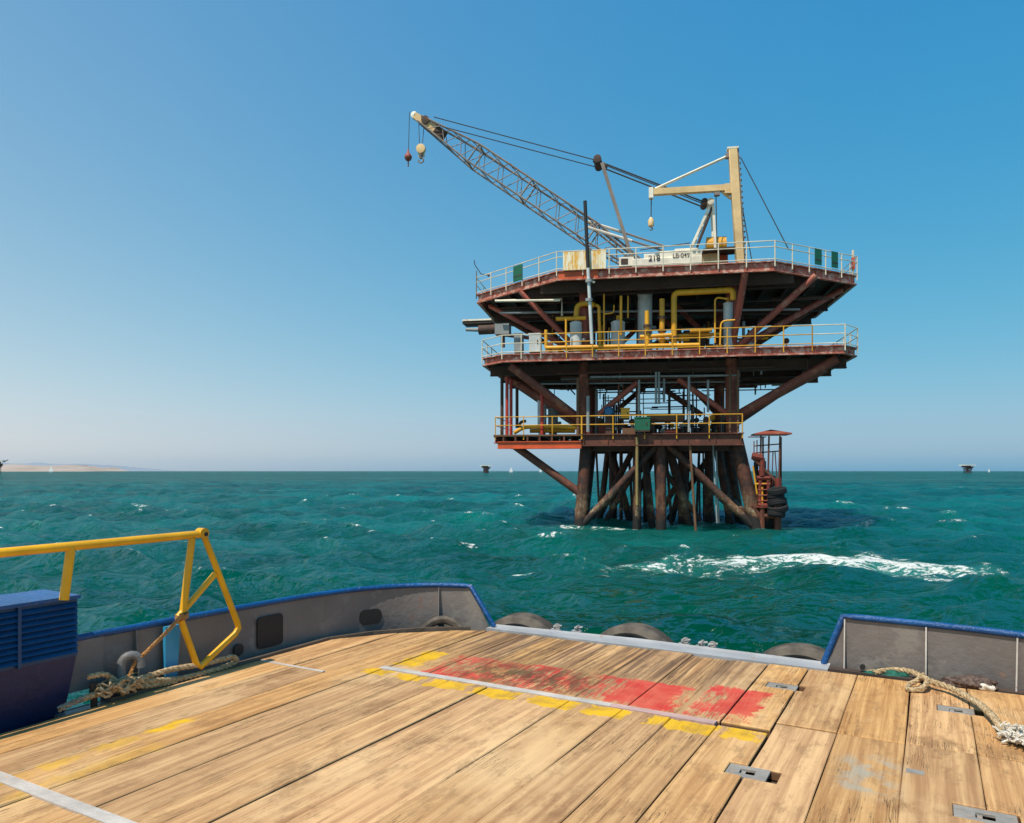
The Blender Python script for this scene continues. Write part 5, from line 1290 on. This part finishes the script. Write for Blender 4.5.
# ropes
def rope(name, pts, r, m, parent=None, strands=3, pitch=5.5, sub=10, label=None, cat=None):
    P = [Vector(p) for p in pts]; S = [Vector(p) for p in smooth([tuple(p) for p in P], sub)]
    # even resample
    cum = [0.0]
    for i in range(1, len(S)): cum.append(cum[-1] + (S[i] - S[i - 1]).length)
    n_ = max(8, int(cum[-1] / (r * 1.1))); Q = []; k = 0
    for i in range(n_ + 1):
        s = cum[-1] * i / n_
        while k < len(cum) - 2 and cum[k + 1] < s: k += 1
        w = (s - cum[k]) / max(1e-9, cum[k + 1] - cum[k]); Q.append(S[k].lerp(S[k + 1], w))
    mb = MB(); prev = None; fr = []
    for i in range(len(Q)):
        t = (Q[min(i + 1, n_)] - Q[max(i - 1, 0)]).normalized(); x = t.orthogonal().normalized() if prev is None else (prev - t * prev.dot(t)).normalized(); prev = x; fr.append((x, t.cross(x)))
    step = cum[-1] / n_
    for q in range(strands):
        path = [Q[i] + fr[i][0] * (r * .5 * math.cos(2 * math.pi * q / strands + i * step / (r * pitch) * 2 * math.pi / 1.0)) + fr[i][1] * (r * .5 * math.sin(2 * math.pi * q / strands + i * step / (r * pitch) * 2 * math.pi)) for i in range(len(Q))]
        mb.path(path, r * .56, 6)
    o = mb.build(name, M[m], parent)
    if label: tag(o, label, cat)
    return o
def place(o, loc=(0, 0, 0)):
    o.location = WB @ Vector(loc); o.rotation_euler.z = -BR; return o
def onto(px, py, z=.022): return tuple(DK(px, py, z))
rr_ = bthing('mooring_rope', onto(930, 690, 0), 'thick twisted tan rope over the right planks with a frayed white end', 'rope'); RO = Vector(onto(930, 690, 0))
L_ = lambda px, py, z=.025: tuple(Vector(onto(px, py, z)) - RO)
rope('laid_rope', [L_(866, 673, -.05), L_(876, 672, .02), L_(896, 670, .03), L_(912, 672, .045), L_(922, 677, .05), L_(930, 681, .06), L_(948, 687, .05), L_(965, 695, .05), L_(982, 706, .05), L_(995, 719, .05), L_(1002, 730, .035), L_(1008, 736)], .024, 'rope', rr_)
rope('rope_knot', [L_(924, 675, .07), L_(918, 680, .06), L_(910, 684, .03), L_(908, 689, .02), L_(916, 690, .02), L_(925, 686, .05), L_(927, 679, .08), L_(920, 677, .09)], .020, 'rope', rr_)
mb = MB(); rf = random.Random(9); c0 = Vector(L_(1012, 737, .03))
for k in range(300):
    p = c0 + Vector((rf.gauss(.05, .042), rf.gauss(-.02, .046), abs(rf.gauss(.0, .028)))); dd = Vector((rf.gauss(.4, 1), rf.gauss(-.4, 1), rf.gauss(0, .25))).normalized()
    q = [p]; 
    for s in range(4): dd = (dd + Vector((rf.gauss(0, .5), rf.gauss(0, .5), rf.gauss(0, .2)))).normalized(); nx = q[-1] + dd * .016; nx.z = max(.004, nx.z); q.append(nx)
    mb.path(q, rf.uniform(.003, .009), 5)
mb.build('frayed_end', M['ropewhite'], rr_)['kind'] = 'stuff'
lr = bthing('mooring_rope', (-4.95, DB(125, 690, -4.95).y, 0), 'knotted grey brown rope lying along the port edge below the yellow rail', 'rope'); RO = Vector((-4.95, DB(125, 690, -4.95).y, 0)); L_ = lambda px, py, z=0: tuple(Vector((-4.95 + .012 * math.sin(px), DB(px, py, -4.95).y, max(.018, DB(px, py, -4.95).z))) - RO)
rope('laid_rope', [L_(84, 698, .02), L_(100, 693, .03), L_(118, 688, .05), L_(136, 683, .05), L_(158, 680, .035), L_(180, 679), L_(205, 676), L_(225, 670), L_(237, 662, .03), L_(233, 657, .06), L_(222, 659, .065), L_(200, 665, .06), L_(175, 669, .06), L_(150, 676, .06), L_(128, 682, .05)], .023, 'ropetan', lr)
rope('laid_rope', [L_(88, 677, .10), L_(102, 674, .13), L_(112, 678, .09), L_(122, 684, .05), L_(140, 686, .03), L_(160, 684, .02), L_(176, 682, .02)], .020, 'ropetan', lr)
rope('laid_rope', [L_(58, 709, .01), L_(75, 702, .015), L_(92, 696, .015), L_(112, 690, .02)], .022, 'ropegrey', lr)
mb = MB(); c0 = Vector(L_(121, 684))
for k in range(44):
    p = c0 + Vector((rf.gauss(0, .025), rf.gauss(0.0, .08), rf.gauss(.0, .024))); q = [p + Vector((.04 * math.cos(t + k), .045 * math.sin(t + k), .02 * math.sin(2 * t + k))) for t in [6.28 * s / 9 for s in range(9)]]
    mb.path(q, rf.uniform(.007, .011), 6, True)
mb.build('rope_knot', M['rope'], lr)
ls = bthing('lashing', (0, 0, 0), 'orange brown cord tied from the yellow rail down to the vent pipe', 'cord')
a = P_(180, 614) + Vector((.035, 0, 0)); b = DB(143, 655, -4.93)
rope('cord', [a, a.lerp(b, .5) - Vector((0, 0, .008)), b, (b.x - .03, b.y - .05, b.z - .06), (-4.95, yv - .02, .06), (-4.95, yv - .05, .02)], .015, 'ropebrown', ls)
for k in range(3): MB().path([P_(182, 616) + Vector((.045 * math.cos(t), .04 * math.sin(t), .012 * k - .012 + .01 * math.sin(t))) for t in [6.28 * s / 12 for s in range(12)]], .009, 6, True).build('turn', M['ropebrown'], ls)

# green net bundle behind the rope, dark bundle by the right bulwark
n = N('green_net_cloth'); M['net'] = n.done(n.mix(n.ramp(n.noise(18, 4), .4, .6), (.0, .045, .032), (.004, .12, .08)), .8, 0, n.bump(n.vor(40), .6, .01))
def bundle(name, c, size, m, label, cat, seed, amp=.3, sq=.6):
    rs = random.Random(seed); bm = bmesh.new(); bmesh.ops.create_icosphere(bm, subdivisions=4, radius=1)
    f = [(Vector((rs.gauss(0, 2.4), rs.gauss(0, 2.4), rs.gauss(0, 2.4))), rs.uniform(0, 6)) for _ in range(9)]
    for v in bm.verts:
        k = sum(math.sin(v.co.dot(a) + b) for a, b in f) / 9; k2 = abs(math.sin(v.co.x * 7 + v.co.y * 4 + 3 * k)) * .12
        v.co *= 1 + amp * k * 2 - k2; v.co.x *= size[0]; v.co.y *= size[1]; v.co.z *= size[2]
    for p in bm.faces: p.smooth = True
    me = bpy.data.meshes.new(name); bm.to_mesh(me); bm.free(); me.materials.append(M[m]); o = link(name, me); place(o, c); tag(o, label, cat); return o
bundle('net_bundle', (-.30, 6.50, -.02), (.17, .05, .06), 'net', 'green net bundle behind the rope at the right bulwark', 'net', 4)
M['bagcloth'] = fibre('dirty_bag_cloth', (.05, .035, .03), (.16, .11, .09))
bundle('sack', (.25, 6.44, .03), (.17, .07, .06), 'bagcloth', 'dirty dark sack lying against the right bulwark', 'sack', 8)
o = bundle('rag', (.36, 6.40, .02), (.06, .04, .035), 'ropewhite', 'small pale rag beside the dark sack at the right bulwark', 'rag', 12)
o = MB().tube((0, -.02, 0), (0, .02, 0), .02, 12).build('float', M['black']); place(o, (-.47, 6.48, .045)); tag(o, 'small black round float beside the green net', 'float')

# ------------------------------------------------------------------ the air
if True:
    bb = 17200
    hz_ = MB().box((0, 0, 118), (2 * bb, 2 * bb, 250)).build('haze', None or M['black']); hz_.data.materials.clear()
    m = bpy.data.materials.new('haze_air'); m.use_nodes = True; t = m.node_tree; t.nodes.clear()
    o_ = t.nodes.new('ShaderNodeOutputMaterial'); pv_ = t.nodes.new('ShaderNodeVolumePrincipled')
    pv_.inputs['Color'].default_value = (.62, .82, .95, 1); pv_.inputs['Density'].default_value = 1.0e-5; pv_.inputs['Anisotropy'].default_value = .2
    t.links.new(pv_.outputs[0], o_.inputs['Volume']); hz_.data.materials.append(m); tag(hz_, 'thin sea haze over the water', None, kind='stuff')
